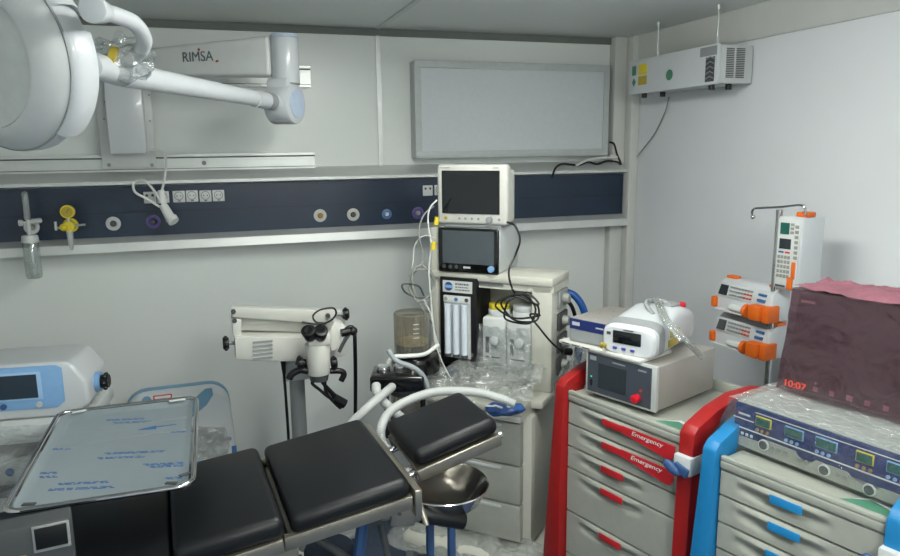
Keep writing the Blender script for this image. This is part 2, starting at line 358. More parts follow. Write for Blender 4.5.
jt = B().cyl(ll((jx, J.y, zj1)), ll((jx, J.y, zj0)), .053, n=32, bev=.004).go('joint_column', 'wht2', lamp)
B().cyl(ll((jx, J.y, zj0)), ll((jx, J.y, zj0+.012)), .054, .05, 32).go('joint_cap', 'palec', jt)
B().cyl(ll((jx, J.y, zj1-.002)), ll((jx, J.y, zj1+.002)), .0545, n=32).go('joint_seam', 'grey', jt)
# elbow: disc shaped knuckle seen from its flat side
E0 = AT(284, 104, y=J.y)
kd = (AT(112, 72, y=2.15)-E0); kd.z = 0; kd.normalize(); side = Vector((-kd.y, kd.x, 0)); 
if side.y > 0: side = -side
kn = B().cyl(ll(E0-side*.0-side*.05), ll(E0+side*.055), .078, n=36, bev=.010).box(ll(E0+Vector((0, 0, .05))), (.1, .095, .09), .012, rot=rotz(math.degrees(math.atan2(side.y, side.x))+90)).go('elbow', 'wht2', lamp)
B().cyl(ll(E0+side*.055), ll(E0+side*.059), .055, n=32).go('elbow_cover', 'palec', kn)
E1 = AT(118, 73, y=2.15); mid = E0.lerp(E1, .24)
sa = B().cyl(ll(E0.lerp(E1, .05)), ll(mid), .031, n=24).cyl(ll(mid), ll(E0.lerp(E1, .98)), .027, .034, 24).go('spring_arm', 'wht2', lamp)
B().cyl(ll(E0.lerp(E1, .105)), ll(E0.lerp(E1, .15)), .0322, n=24).go('arm_label', 'grey', sa)
H = E1
yk = [H+Vector((0, 0, 0)), AT(128, 62, y=2.1), AT(141, 50, y=2.05), AT(144, 38, y=2.0), AT(135, 24, y=1.93), AT(118, 16, y=1.85), AT(100, 11, y=1.78)]
B().tube([ll(v) for v in yk[1:]], .019, 14, 8).go('yoke_tube', 'wht2', lamp)
B().cyl(ll(AT(103, 12, y=1.8)), ll(AT(92, 9, y=1.72)), .024, .029, 24, .004).go('yoke_end', 'wht2', lamp)
B().cyl(ll(E1-kd*.0), ll(AT(96, 66, y=1.95)), .034, .030, 24, .004).cyl(ll(AT(100, 67, y=1.97)), ll(AT(90, 66, y=1.9)), .028, n=20).go('swivel', 'wht2', lamp)
pw = B(); c_ = AT(122, 60, y=2.08)
def blob(u, v):
    th = u*2*pi; ph = v*pi; dd = Vector((sin(ph)*cos(th), sin(ph)*sin(th), cos(ph)))
    return ll(c_)+Vector((dd.x*.075, dd.y*.055, dd.z*.055))*(1+.45*noise.noise(dd*2.6+Vector((3, 1, 2))))
pw.grid(blob, 40, 24).go('plastic_wrapping', 'wrap', lamp)
B().cyl(ll(AT(109, 60, y=2.03)), ll(AT(116, 62, y=2.03)), .037, n=18).go('tape', 'gold', lamp)
# lamp head
Hc = AT(1, 61.5, y=1.95)
nrm = Vector((-.62, -.77, -.11)).normalized()
qm = nrm.to_track_quat('Z', 'Y').to_matrix().to_4x4(); hm = Matrix.Translation(ll(Hc)) @ qm
hd = B().lathe([(.146, .050), (.150, .054), (.156, .053), (.180, .034), (.196, .014), (.204, -.004)], hm, 72).go('lamp_head', 'grayw', lamp)
B().lathe([(.2045, -.006), (.208, -.012), (.2085, -.045), (.195, -.08), (.14, -.11), (0, -.12)], hm, 72).go('rear_housing', 'wht2', hd)
B().lathe([(0, .056), (.1, .055), (.148, .050)], hm, 64).go('front_glass', mat('milky_glass', 'c3c8c6', .25, coat=.4), hd)
B().lathe([(.2035, -.002), (.2065, -.002), (.2065, -.008), (.2035, -.008)], hm, 72).go('rim_seam', 'grey', hd)
for k_, ang_px in enumerate(((80, 78), (60, 2))):
    tgt = AT(*ang_px, y=1.95)-Hc; tgt = (tgt-nrm*tgt.dot(nrm)).normalized()
    ang = math.atan2((qm.inverted() @ tgt).y, (qm.inverted() @ tgt).x)
    hw_ = .60 if k_ == 0 else .34
    hg = B().lathe([(.205, -.004), (.214, -.010), (.219, -.025), (.219, -.055), (.210, -.078), (.196, -.083)], hm, 26, ang-hw_, ang+hw_).go('grip_housing', 'wht2', hd)
    if k_: B().lathe([(.2192, -.026), (.2202, -.030), (.2202, -.050), (.2192, -.053)], hm, 10, ang-.16, ang+.14).go('vent_slots', 'dgrey', hg)
# lamp power cable with hanging plug
cw = B().tube([AT(150, 150, y=3.38), AT(161, 152, y=3.37), AT(166, 160, y=3.36), AT(165, 176, y=3.33), AT(162, 190, y=3.34)], .0055, 8)
cb = thing('mains_cable', 'white power cord with loop and plug hanging before the sockets', 'cord', tuple(AT(165, 200, y=3.35)))
cw.tube([AT(160, 207, y=3.34), AT(147, 199, y=3.34), AT(135, 192, y=3.34), AT(134, 183, y=3.35), AT(143, 180, y=3.34), AT(152, 188, y=3.34), AT(160, 200, y=3.33), AT(165, 208, y=3.33)], .0055, 8)
bmesh.ops.translate(cw.bm, vec=-Vector(cb.location), verts=cw.bm.verts)
cw.go('cable', 'cablew', cb)
pb = B().cyl(AT(161, 190, y=3.34), AT(163, 203, y=3.34), .013, .02, 12).cyl(AT(163, 205, y=3.34), AT(171, 219, y=3.32), .018, .022, 14).cyl(AT(171, 218, y=3.33), AT(174, 222, y=3.32), .026, .024, 18)
bmesh.ops.translate(pb.bm, vec=-Vector(cb.location), verts=pb.bm.verts); pb.go('plug', 'cablew', cb)

# ------------------------------------------------------------------ x-ray light box
lbx = thing('xray_viewer', 'wide grey film viewer light box mounted high on the back wall', 'light box', (.967, 3.5, 1.695))
Wd, Hh, Dp = 1.07, .467, .085
B().bb(0, Wd, -Dp+.006, 0, 0, Hh, .004).bb(-.001, Wd+.001, -Dp-.006, -.06, Hh-.035, Hh+.001, .004).bb(-.001, Wd+.001, -Dp-.006, -.06, -.001, .035, .004).bb(-.0005, .032, -Dp-.0055, -.06, .030, Hh-.03).bb(Wd-.032, Wd+.0005, -Dp-.0055, -.06, .030, Hh-.03).go('housing', 'lfr', lbx)
B().bb(.026, Wd-.026, -Dp, -.055, .032, Hh-.032).go('diffuser', 'lite', lbx)
cb2 = tag(B().tube([AT(609, 142, y=3.44), AT(614, 144, y=3.43), AT(617, 154, y=3.42), AT(621, 164, y=3.41), AT(617, 162, y=3.41), AT(607, 161, y=3.42), AT(597, 164, y=3.43), AT(588, 162, y=3.43), AT(578, 165, y=3.43), AT(562, 164, y=3.42), AT(555, 169, y=3.39), AT(552, 178, y=3.37)], .0055, 8).go('cable', 'black'), 'black cable running along the rail top below the light box', 'cable')
tag(B().tube([AT(610, 155, y=3.45), AT(618, 157, y=3.42), AT(600, 158, y=3.43), AT(588, 160, y=3.43), AT(576, 165.5, y=3.42)], .006, 8).go('cable', 'cablew'), 'white cable lying on the rail beside the corner post', 'cable')

# ------------------------------------------------------------------ air purifier on right wall
pur = thing('air_purifier', 'white wall-hung air steriliser box with green and yellow stickers', 'air purifier', (2.027, 3.20, 1.995), -90)
PL, PD, PH = .66, .176, .163
B().bb(0, PL, -.006, .012, 0, PH, .004).go('front_cover', 'wht2', pur)
B().bb(.004, PL-.002, .012, PD, .004, PH-.004, .004).go('casing', 'grayw', pur)
pe = B()
for k in range(17):
    for (u, v) in ((.04, .082), (.09, .132)):
        pe.bb(PL-.002, PL+.001, u, v-.004 if v < .1 else v, .026+k*.0072, .0295+k*.0072)
pe.go('vent_slots', 'dgrey', pur)
st = lambda x0, x1, z0, z1, m, nm='sticker': B().bb(x0, x1, -.0072, -.006, z0, z1).go(nm, m, pur)
st(.085, .155, .088, .138, 'yellow'); st(.085, .155, .040, .082, 'gold'); st(.028, .062, .09, .135, 'green'); 
B().prism([(.045, .078), (.062, .058), (.045, .036), (.03, .058)], -.0072, -.006, 'y').go('sticker', 'green', pur)
B().cyl((.335, -.006, .066), (.335, -.008, .066), .024, n=24).go('round_sticker', 'green', pur)
lb = st(.548, PL-.004, .118, .155, 'grey', 'label_plate')
gv = B().bb(.588, .645, -.0072, -.006, .012, .112)
gv.go('louvre_panel', 'dgrey', pur)
lv = B()
for k in range(5): lv.prism([(.592, .022+k*.02), (.616, .032+k*.02), (.641, .022+k*.02), (.641, .026+k*.02), (.616, .036+k*.02), (.592, .026+k*.02)], -.0085, -.0072, 'y')
lv.go('louvre_slats', 'grey', pur)
for (x, y) in ((.10, .02), (.18, .07), (.60, .02), (.62, .09)): B().cyl((x, y, -.02), (x, y, .004), .013, n=14, bev=.002).go('foot_knob', 'black', pur)
for x in (.215, .635):
    B().cyl((x, .008, PH-.004), (x, .008, CH-1.995-.001), .0038, n=10).cyl((x, .008, CH-1.995-.02), (x, .008, CH-1.995-.001), .009, n=10).cyl((x, .008, PH-.004), (x, .008, PH+.03), .008, n=8).go('hanging_rod', 'alu', pur)
tag(B().tube([AT(669, 97, x=2.17), AT(665, 112, x=2.195), AT(655, 133, x=2.2), AT(643, 149, x=2.2), AT(632, 163, x=2.2), AT(626, 168, x=2.195)], .0035, 8).go('cable', 'cable'), 'thin pale cable hanging from the air purifier down the side wall', 'cable')

# ------------------------------------------------------------------ anaesthesia machine
AM = (1.2, 2.38); am = thing('anaesthesia_machine', 'tall beige anaesthesia workstation with drawers, partly wrapped in clear film', 'anaesthesia machine', (AM[0], AM[1], 0), -45)
amx = Matrix.Translation((AM[0], AM[1], 0)) @ rotz(-45); ami = amx.inverted()
def ML(px, py, off=0.0):
    """pixel on machine's plane y=off (local)"""
    C = ami @ Vector((0, 0, EYE)); P = ami @ AT(px, py, y=2.0); d = P-C; t = (off-C.y)/d.y; return C+d*t
B().bb(-.52, -.475, .0, .19, .80, 1.43, .006).go('left_column', 'beige', am)
B().bb(-.085, .0, .0, .19, .80, 1.22, .008).go('right_column', 'beige', am)
B().bb(-.50, -.02, .16, .185, .78, 1.212, .004).go('back_panel', 'beige', am)
B().bb(-.52, .006, -.012, .20, 1.222, 1.258, .010).bb(-.36, .006, .0, .19, 1.198, 1.224).go('top_shelf', 'beige', am)
B().bb(-.475, -.20, .0, .18, 1.205, 1.23).go('shelf_bracket', 'grey', am)
# flowmeter bank
fm = B().bb(-.468, -.305, -.025, .12, .872, 1.235, .004).go('flowmeter_bank', 'black', am)
B().bb(-.452, -.322, -.029, -.025, 1.175, 1.222).go('name_plate', 'white', fm)
B().cyl((-.425, -.0295, 1.199), (-.425, -.031, 1.199), .018, n=24).go('round_logo', 'clip', fm)
B().bb(-.443, -.407, -.032, -.0305, 1.193, 1.205).go('logo_band', 'skyb', fm)
b_ = B()
for z, x1 in ((1.207, -.335), (1.196, -.338), (1.185, -.332)):
    x = -.395
    while x < x1: wl = R.uniform(.004, .012); b_.bb(x, min(x+wl, x1), -.0305, -.029, z, z+(.007 if z > 1.2 else .004)); x += wl+.003
b_.go('plate_print', 'ink2', fm)
B().bb(-.447, -.33, -.030, -.024, .905, 1.16).go('gauge_board', 'grayw', fm)
B().bb(-.447, -.33, -.036, -.024, 1.135, 1.162, .002).go('gauge_header', 'white', fm)
for x, m_ in ((-.435, 'grey'), (-.389, 'bluering'), (-.343, 'dgrey')): B().cyl((x, -.036, 1.149), (x, -.0385, 1.149), .008, n=14).go('gas_mark', m_, fm)
for k in range(3):
    x = -.425+k*.037
    B().cyl((x, -.042, .915), (x, -.042, 1.13), .013, n=18).go('flow_tube', mat('frosted_tube', 'd4dde6', .15, coat=.4), fm)
    B().cyl((x, -.042, .912), (x, -.042, .925), .014, n=14).go('tube_socket', 'dgrey', fm)
fk = B().bb(-.47, -.30, -.055, .10, .815, .873, .008).go('valve_block', 'blackg', am)
for k, (m_) in enumerate(('white', 'clip', 'dgrey')):
    x = -.447+k*.055; B().cyl((x, -.055, .848), (x, -.082, .848), .017, .015, 18, .002).go('flow_knob', m_, fk)
# vaporisers
for i, (x, cap) in enumerate(((-.243, 'yellow'), (-.138, 'grayw'))):
    v = B().bb(x-.05, x+.05, .0, .13, .875, 1.08, .012, 3).go('vaporiser', 'white', am)
    B().cyl((x, .065, 1.08), (x, .065, 1.105), .045, n=28, bev=.003).go('dial_base', 'white', v)
    B().cyl((x, .065, 1.105), (x, .065, 1.128), .043, n=28, bev=.004).go('dial', cap, v)
    B().bb(x-.032, x-.018, -.004, .0, .935, 1.0).bb(x-.032, x+.028, -.004, .0, .915, .92).go('sight_glass', 'dgrey', v)
    B().cyl((x+.01, .0, .99), (x+.01, -.02, .99), .018, n=18, bev=.003).go('filler_knob', 'grayw', v)
# right side sockets and hose block
for k, z in enumerate((1.16, 1.07, .98, .89)):
    B().bb(.0, .012, .06, .165, z-.035, z+.035, .003).go('side_plate', 'dgrey' if k else 'grey', am)
    B().cyl((.012, .11, z), (.035, .11, z), .022, .018, 16).go('side_connector', 'cable', am)
B().cyl((.0, .12, 1.185), (.004, .12, 1.185), .012, n=14).go('red_mark', 'redink', am)
# work top and drawers
B().bb(-.52, .002, -.10, .30, .765, .80, .010).bb(-.50, -.045, -.20, -.08, .765, .80, .010).go('work_top', 'beige', am)
B().bb(-.40, -.05, -.195, -.0, .735, .765, .010).go('tray_edge', 'cream', am)
B().bb(-.48, -.03, -.13, .29, .215, .74, .004).go('cabinet', 'beige', am)
for (z0, z1) in ((.552, .722), (.392, .546), (.236, .386)):
    q = B().bb(-.475, -.062, -.165, -.128, z0, z1, .006).go('drawer', 'cartf', am)
    B().bb(-.40, -.14, -.169, -.163, z1-.02, z1-.008, .002).go('grip', 'grayw', q)
B().bb(-.56, .03, -.24, .36, .12, .20, .03, 3).go('base', 'beige', am)
for x in (-.52, -.02):
    for y in (-.20, .32):
        q = B().cyl((x-.012, y, .045), (x+.012, y, .045), .045, n=24, bev=.004).go('caster', 'dgrey', am)
        B().bb(x-.02, x+.02, y-.03, y+.03, .07, .125, .006).go('fork', 'grey', q)
# blue pouch and film over the worktop
bp = AT(505, 408, z=.82)
pb2 = B().sph((0, 0, 0), .075, (1, .62, .26), 40, rotz(-12))
for v in pb2.bm.verts: v.co += noise.noise_vector(v.co*42)*.010; v.co.z = max(v.co.z, -.016)
po = tag(pb2.go('packed_tubing_pouch', 'bluebag', loc=(bp.x, bp.y, .817)), 'blue and white plastic pouch on the anaesthesia work top', 'pouch')
w_ = B()
for k in range(5): w_.box((-.055+k*.024, -.005+R.uniform(-.01, .01), .016), (.008, .035+R.uniform(0, .02), .004), rot=rotz(R.uniform(20, 60)))
w_.go('white_print', 'white', po)
def wr(nm, c, amp, fr, seed, lab, mt='wrap', cat='plastic film', n=46, rad=None):
    o = B().grid(crumple(*c, amp=amp, nu=n, nv=n, fr=fr, seed=seed), n, n).go(nm, mt)
    return tag(o, lab, cat)
T = lambda x, y, z: amx @ Vector((x, y, z))
wr('clear_film_sheet', (T(-.50, -.20, .835), T(-.01, -.22, .835), T(-.50, .06, .90), T(-.02, .03, .90)), .035, 13, 1, 'crumpled clear film lying over the anaesthesia work top', 'wrap2')
wr('clear_film_sheet', (T(-.33, -.03, .85), T(-.06, -.03, .85), T(-.33, .0, 1.05), T(-.09, .0, 1.05)), .02, 11, 2, 'clear film hanging in front of the two vaporisers')
wr('clear_film_sheet', (T(.075, -.13, .10), T(.09, .20, .10), T(.06, -.12, .93), T(.085, .18, 1.0)), .04, 10, 3, 'tall crinkled clear film hanging down the right side of the anaesthesia machine', 'wrap2')
wr('clear_film_sheet', (T(-.62, -.28, .16), T(.05, -.30, .16), T(-.60, -.12, .24), T(.03, -.14, .24)), .035, 13, 4, 'crumpled clear film around the base of the anaesthesia machine', 'wrap2')
# hoses behind the machine to the right
tag(B().tube([AT(566, 292, y=2.75), AT(575, 296, y=2.72), AT(583, 308, y=2.7), AT(586, 325, y=2.7), AT(580, 345, y=2.7), AT(576, 380, y=2.65), AT(574, 430, y=2.65)], .016, 12).go('gas_hose', 'hoseb'), 'thick blue gas hose arching out behind the anaesthesia machine', 'hose')
tag(B().tube([AT(562, 298, y=2.8), AT(571, 305, y=2.78), AT(576, 322, y=2.78), AT(577, 350, y=2.78), AT(578, 430, y=2.75)], .009, 10).go('gas_hose', 'black'), 'black hose beside the thick blue gas hose', 'hose')
hn = [AT(574, 344, y=2.42), AT(580, 348, y=2.42), AT(581, 360, y=2.42), AT(575, 363, y=2.42), AT(573, 352, y=2.42), AT(577, 346, y=2.43), AT(577, 375, y=2.42), AT(575, 420, y=2.4)]

# monitors --------------------------------------------------------------
lm = thing('gas_monitor', 'white monitor with black-bezel touch screen, under the cream monitor', 'monitor', tuple(T(-.345, -.01, 1.2585)), -43)
B().bb(-.132, .132, .0, .22, 0, .180, .012, 3).go('casing', 'grayw', lm)
B().bb(-.130, .130, -.010, .006, -.003, .176, .010, 3).go('bezel', 'blackg', lm)
B().bb(-.108, .112, -.0115, -.009, .034, .166).go('screen', mat('reflection_tinted_screen', '454d52', .18, coat=.5), lm)  # lighter grey base colour carries the reflection on the dark glass
B().cyl((.102, -.010, .020), (.102, -.024, .020), .013, n=20, bev=.002).go('rotary_knob', 'skyb', lm)
for x in (-.102, -.075, -.048): B().cyl((x, -.010, .020), (x, -.0125, .020), .008, n=14).go('button', 'dgrey', lm)
B().bb(-.018, .012, -.0115, -.009, .016, .024).go('maker_mark', 'grayw', lm)
um = thing('patient_monitor', 'cream patient monitor with blank dark screen on top of the stack', 'monitor', tuple(T(-.327, -.02, 1.437)), -42)
B().bb(-.147, .147, .0, .05, .012, .245, .014, 3).go('front_frame', 'cream', um)
B().bb(-.135, .140, .05, .12, .018, .225, .014, 3).go('rear_casing', 'cream', um)
B().bb(-.123, .117, -.003, .004, .055, .222).go('screen', 'scr', um)
B().cyl((.078, .0, .034), (.078, -.018, .034), .013, n=20, bev=.002).go('rotary_knob', 'grey', um)
for k, x in enumerate((-.108, -.05, -.025, .003, .030, .115)): B().cyl((x, .001, .036), (x, -.003, .036), .007 if k == 0 else .005, n=14).go('button', 'gold' if k == 0 else 'grey', um)
B().bb(-.135, -.09, -.0012, .001, .231, .234).go('maker_mark', 'grey', um); B().bb(.09, .112, -.0012, .001, .231, .234).go('model_mark', 'grey', um)
B().bb(-.12, .12, .01, .15, 0.0, .013, .003).go('foot_plate', 'grey', um)
# looping black cable
cyc = [AT(507, 222, y=2.36), AT(515, 226, y=2.33), AT(520, 240, y=2.3), AT(515, 256, y=2.3), AT(509, 270, y=2.29), AT(511, 285, y=2.28), AT(518, 296, y=2.28)]
for k in range(20):
    th = k*.95+.3; rr = .052+.014*sin(k*1.7)
    c0 = AT(519, 308, y=2.27)
    cyc.append(c0+rt*(rr*cos(th)*1.35)+up*(rr*sin(th)*.85)+Vector((0, -.01+.01*sin(k*2.1), 0)))
cyc += [AT(530, 315, y=2.27), AT(541, 330, y=2.26), AT(552, 343, y=2.25), AT(563, 352, y=2.25)]
tag(B().tube(cyc, .0038, 7, 6).cyl(AT(563, 351, y=2.25), AT(571, 352, y=2.25), .014, n=12).go('mains_cable', 'black'), 'black power cord coiled in loops in front of the vaporisers', 'cord')

# cables left of monitors
def cab(pts, y, r, m, lab, nm='monitor_lead', cat='cable', grp=None, **k):
    return tag(B().tube([AT(a, b, y=(y if not c else c[0])) for a, b, *c in pts], r, 8, **k).go(nm, m), lab, cat, grp)
cab([(437, 200), (430, 208), (428, 222), (431, 245), (429, 270), (431, 300), (434, 330), (440, 352)], 2.62, .0032, 'cablew', 'white lead running straight down beside the monitors')
cab([(434, 206), (424, 215), (419, 232), (423, 260), (412, 275), (418, 300), (433, 325), (436, 335), (427, 352)], 2.63, .003, 'cable', 'grey lead with wide swing towards the bellows canister')
cab([(436, 238), (424, 236), (415, 245), (413, 262), (412, 268)], 2.66, .0022, 'cablew', 'thin white lead hooked over the lower rail left of the monitors')
lp = []
for k in range(26):
    th = k*.9; lp.append(AT(421+12*cos(th)*(1+.15*sin(k)), 284+17*sin(th)*(1+.12*cos(k*1.3)), y=2.64+.012*sin(k*1.9)))
tag(B().tube(lp, .0045, 7, 5).go('coiled_lead', 'cable'), 'hanging coil of grey leads left of the anaesthesia machine', 'cable')
cab([(424, 296), (418, 286), (403, 284), (405, 292), (418, 298), (428, 297)], 2.63, .0035, 'dgrey', 'dark lead looping out of the hanging coil')
cab([(424, 300), (432, 318), (436, 345), (447, 372), (462, 392), (474, 402, 2.2)], 2.55, .003, 'cablew', 'white lead running from the coil down across the work top')
for px, py in ((437, 221), (434, 246)):
    tag(B().cyl(AT(px, py-4, y=2.6), AT(px-1, py+4, y=2.6), .010, n=12).go('cable_clip', 'yellow'), 'yellow clip on the leads %s' % ('just below the socket' if py < 230 else 'beside the touch-screen monitor'), 'clip')

# breathing system -----------------------------------------------------
bs0 = Vector((.70, 2.60, 0))
bs = thing('breathing_system', 'black breathing block with clear bellows canister beside the anaesthesia machine', 'breathing system', (.70, 2.60, .86))
bz = .86
cx_, cy_ = AT(412, 330, y=2.64).x-.70, .04
zt_, zb_ = AT(412, 312, y=2.64).z-bz, AT(412, 352, y=2.64).z-bz
B().lathe([(.072, zb_), (.072, zt_-.004), (.068, zt_), (0, zt_+.004)], Matrix.Translation((cx_, cy_, 0)), 36).go('canister', 'glassa', bs)
B().cyl((cx_, cy_, zb_-.01), (cx_, cy_, zb_+.038), .066, n=32).go('bellows_base', 'blackg', bs)
B().cyl((cx_, cy_, zb_+.038), (cx_, cy_, zb_+.05), .064, n=32).go('absorbent', 'amber', bs)
for k in range(4): B().bb(cx_-.015, cx_+.008, cy_-.0735, cy_-.072, zt_-.035-k*.018, zt_-.032-k*.018).go('scale_mark', 'cream', bs)
B().cyl((cx_+.01, cy_, zb_-.075), (cx_+.01, cy_, zb_-.01), .10, .092, 36, .006).go('lower_ring', 'blackg', bs)
p = AT(398, 372, y=2.5)-Vector((.70, 2.60, bz))
B().box((p.x, p.y, p.z-.025), (.20, .15, .06), .010, 3, rotz(-18)).go('valve_block', 'blackg', bs)
for px, py in ((383, 366), (400, 366)):
    q = AT(px, py, y=2.53)-Vector((.70, 2.60, bz)); q2 = B().cyl((q.x, q.y, p.z), (q.x, q.y, p.z+.018), .026, n=24, bev=.003).go('check_valve', 'chrome', bs)
    B().cyl((q.x, q.y, p.z+.018), (q.x, q.y, p.z+.024), .018, n=20).go('valve_cap', 'grayw', q2)
B().lathe([(.058, p.z-.20), (.058, p.z-.055)], Matrix.Translation((p.x+.04, p.y+.04, 0)), 28).go('absorber_can', 'glassa', bs)
B().cyl((p.x+.04, p.y+.04, p.z-.215), (p.x+.04, p.y+.04, p.z-.195), .062, n=28).cyl((p.x+.04, p.y+.04, p.z-.10), (p.x+.04, p.y+.04, p.z-.085), .06, n=28).go('absorber_ring', 'dgrey', bs)
for dx, dy in ((-.05, -.01), (.09, -.02)): B().cyl((p.x+dx, p.y+dy, p.z-.25), (p.x+dx, p.y+dy, p.z-.04), .010, n=12).go('support_rod', 'black', bs)
B().tube([(cx_+.02, cy_+.02, zb_-.06), (.12, .11, zb_-.05), (.17, .16, zb_-.04)], .02, 10).go('support_arm', 'black', bs)
tag(B().tube([AT(376, 386, y=2.40), AT(377, 392, y=2.36), AT(384, 402, y=2.33), AT(395, 412, y=2.3), AT(404, 420, y=2.28), AT(415, 432, y=2.3)], .017, 12, 12, ripple=.1).go('breathing_hose', 'hose'), 'white corrugated hose from the left port crossing behind the other hose', 'hose')
tag(B().tube([AT(392, 387, y=2.40), AT(386, 392, y=2.34), AT(374, 402, y=2.3), AT(362, 413, y=2.28), AT(350, 425, y=2.28), AT(340, 440, y=2.28)], .016, 12, 12, ripple=.1).go('breathing_hose', 'hose'), 'white corrugated hose from the right port going down behind the middle table pad', 'hose')
tag(B().tube([AT(391, 452, y=2.08), AT(383, 445, y=2.12), AT(381, 430, y=2.16), AT(388, 414, y=2.2), AT(405, 402, y=2.22), AT(430, 393, y=2.23), AT(452, 391, y=2.23), AT(480, 393, y=2.22), AT(505, 400, y=2.18), AT(515, 404, y=2.16)], .016, 12, 14, ripple=.1).go('breathing_hose', 'hose'), 'long white corrugated hose arching behind the head rest', 'hose')
tag(B().tube([AT(438, 345, y=2.5), AT(425, 354, y=2.46), AT(408, 356, y=2.44), AT(393, 357, y=2.45), AT(388, 363, y=2.46)], .008, 10).go('sample_tube', 'cablew'), 'thin white tube draped in front of the bellows canister', 'tube')
tag(B().tube([AT(388, 350, y=2.46), AT(397, 361, y=2.44), AT(414, 368, y=2.42), AT(424, 378, y=2.42), AT(430, 395, y=2.42)], .010, 10).go('sample_tube', 'hoseg'), 'blue-grey tube curving over the black breathing block', 'tube')

# ------------------------------------------------------------------ microscope
MY = 2.70
msp = AT(299, 420, y=2.75)
ms = thing('surgical_microscope', 'white surgical microscope head on a folding arm and grey column', 'microscope', (msp.x, 2.75, 0))
MO = Vector((msp.x, 2.75, 0))
def mo(px, py, y=MY): return AT(px, py, y=y)-MO
B().cyl((0, 0, .10), (0, 0, .97), .030, n=28).go('column', 'grey', ms)
B().bb(-.05, .05, -.045, .045, .86, 1.0, .006).go('column_head', 'grayw', ms)
B().cyl((0, 0, .06), (0, 0, .12), .07, .05).go('column_foot', 'white', ms)
for k in range(5):
    a = 2*pi*k/5+.5; q = B().tube([(0, 0, .08), (.16*cos(a), .16*sin(a), .085), (.27*cos(a), .27*sin(a), .075)], .022, 10).go('base_leg', 'white', ms)
    B().cyl((.27*cos(a)-.012, .27*sin(a), .03), (.27*cos(a)+.012, .27*sin(a), .03), .03, n=20).go('caster', 'black', q)
P0 = mo(234, 331); P1 = mo(352, 331)
def quadbox(pts, y0, y1, bev, nm, m):
    P = [mo(a, b) for a, b in pts]; return B().prism([(p.x, p.z) for p in P], y0, y1, 'y', bev, 2).go(nm, m, ms)
quadbox([(234, 333), (235, 355), (252, 357), (318, 358), (343, 352), (345, 333)], -.11, .05, .006, 'arm_housing', 'cream')
gs = B()
for k in range(5):
    p = mo(252, 338.5+k*4); gs.box((p.x+.035, -.1115, p.z), (.072, .004, .008))
gs.go('vent_grille', 'grey', ms)
quadbox([(231, 305), (232, 315), (343, 323), (345, 309)], -.09, -.04, .004, 'upper_link', 'cream')
quadbox([(233, 317), (234, 331), (343, 334), (343, 324), (258, 318)], -.04, .03, .004, 'lower_link', 'cream')
quadbox([(231, 316), (233, 335), (241, 335), (241, 317)], -.09, .0, .003, 'link_bracket', 'cream')
for px, py in ((233, 309), (234, 318), (326, 313), (326, 322)):
    p = mo(px, py); B().cyl((p.x, -.092, p.z), (p.x, -.099, p.z), .009, n=14).go('pivot_screw', 'dgrey', ms)
def knob(px, py, y, r, nm='knob', ax=(-1, 0, 0)):
    p = mo(px, py, y); b2 = B().cyl(p, p+Vector(ax)*.022, r, n=18, bev=.003)
    for k in range(6):
        a = k*pi/3; b2.sph(p+Vector(ax)*.011+Vector((0, cos(a)*r if ax[0] else 0, sin(a)*r)) + (Vector((cos(a)*r, 0, 0)) if not ax[0] else Vector()), r*.34, n=8)
    return b2.go(nm, 'black', ms)
knob(229, 343, MY-.03, .022); B().cyl(mo(229, 343, MY-.03), mo(236, 343, MY-.03), .007).go('knob_shaft', 'grey', ms)
knob(343, 314, MY-.05, .020, ax=(1, 0, 0)); B().cyl(mo(336, 314, MY-.05), mo(344, 314, MY-.05), .007).go('knob_shaft', 'grey', ms)
# optics head, in front of the housing
HY = 2.52
hb = B().cyl(mo(317, 343, HY), mo(319, 374, HY), .046, .040, 32, .006).box(mo(318, 337, HY), (.085, .09, .05), .012).go('optics_body', 'cream', ms)
B().prism([(mo(a, b, HY).x, mo(a, b, HY).z) for a, b in ((334, 322), (346, 326), (346, 336), (338, 350), (331, 352), (329, 332))], HY-2.75-.0, HY-2.75+.10, 'y', .006).go('head_bracket', 'cream', ms)
for sx, (a, b), (c, d_) in ((-1, (308, 330), (314, 347)), (1, (321, 330), (319, 347))):
    e1 = mo(a, b, HY-.06); e2 = mo(c, d_, HY-.0)
    q = B().cyl(e2, e1.lerp(e2, .4), .018, .019, 20).go('eyepiece_tube', 'grayw', ms)
    B().cyl(e1.lerp(e2, .42), e1, .021, .026, 24, .003).go('eyecup', 'black', q)
    ax_ = (e1-e2).normalized(); B().cyl(e1+ax_*.0005, e1+ax_*.0015, .014, n=20).go('lens', 'blackg', q)
B().cyl(mo(319, 374, HY), mo(319, 380, HY), .036, .032, 28).go('objective', 'dgrey', ms)
for pts, r_ in (([(308, 371), (300, 370), (292, 374), (289, 379)], .013), ([(330, 371), (340, 371), (344, 374), (341, 381)], .011)):
    B().tube([mo(a, b, HY) for a, b in pts], r_, 10).go('handle', 'black', ms)
knob(303, 363, HY, .022); knob(331, 363, HY, .020, ax=(1, 0, 0))
B().cyl(mo(296, 361, HY+.02), mo(310, 364, HY+.01), .014).go('knob_shaft', 'black', ms)
B().tube([mo(323, 323, HY), mo(316, 322, HY), mo(313, 316, HY), mo(320, 310, HY), mo(333, 308, HY), mo(336, 314, HY), mo(330, 321, HY), mo(318, 324, HY), mo(302, 322, HY)], .0035, 8).go('lead', 'black', ms)
B().tube([mo(345, 330, HY), mo(350, 327, HY), mo(354, 330, HY), mo(355, 345, HY), mo(355.5, 380, HY+.05), mo(355.5, 430, HY+.1), mo(357, 500, HY+.15)], .0075, 10).go('light_guide', 'black', ms)
B().cyl(mo(341, 333, HY), mo(350, 331, HY), .015).sph(mo(353, 331, HY), .017).go('guide_joint', 'black', ms)
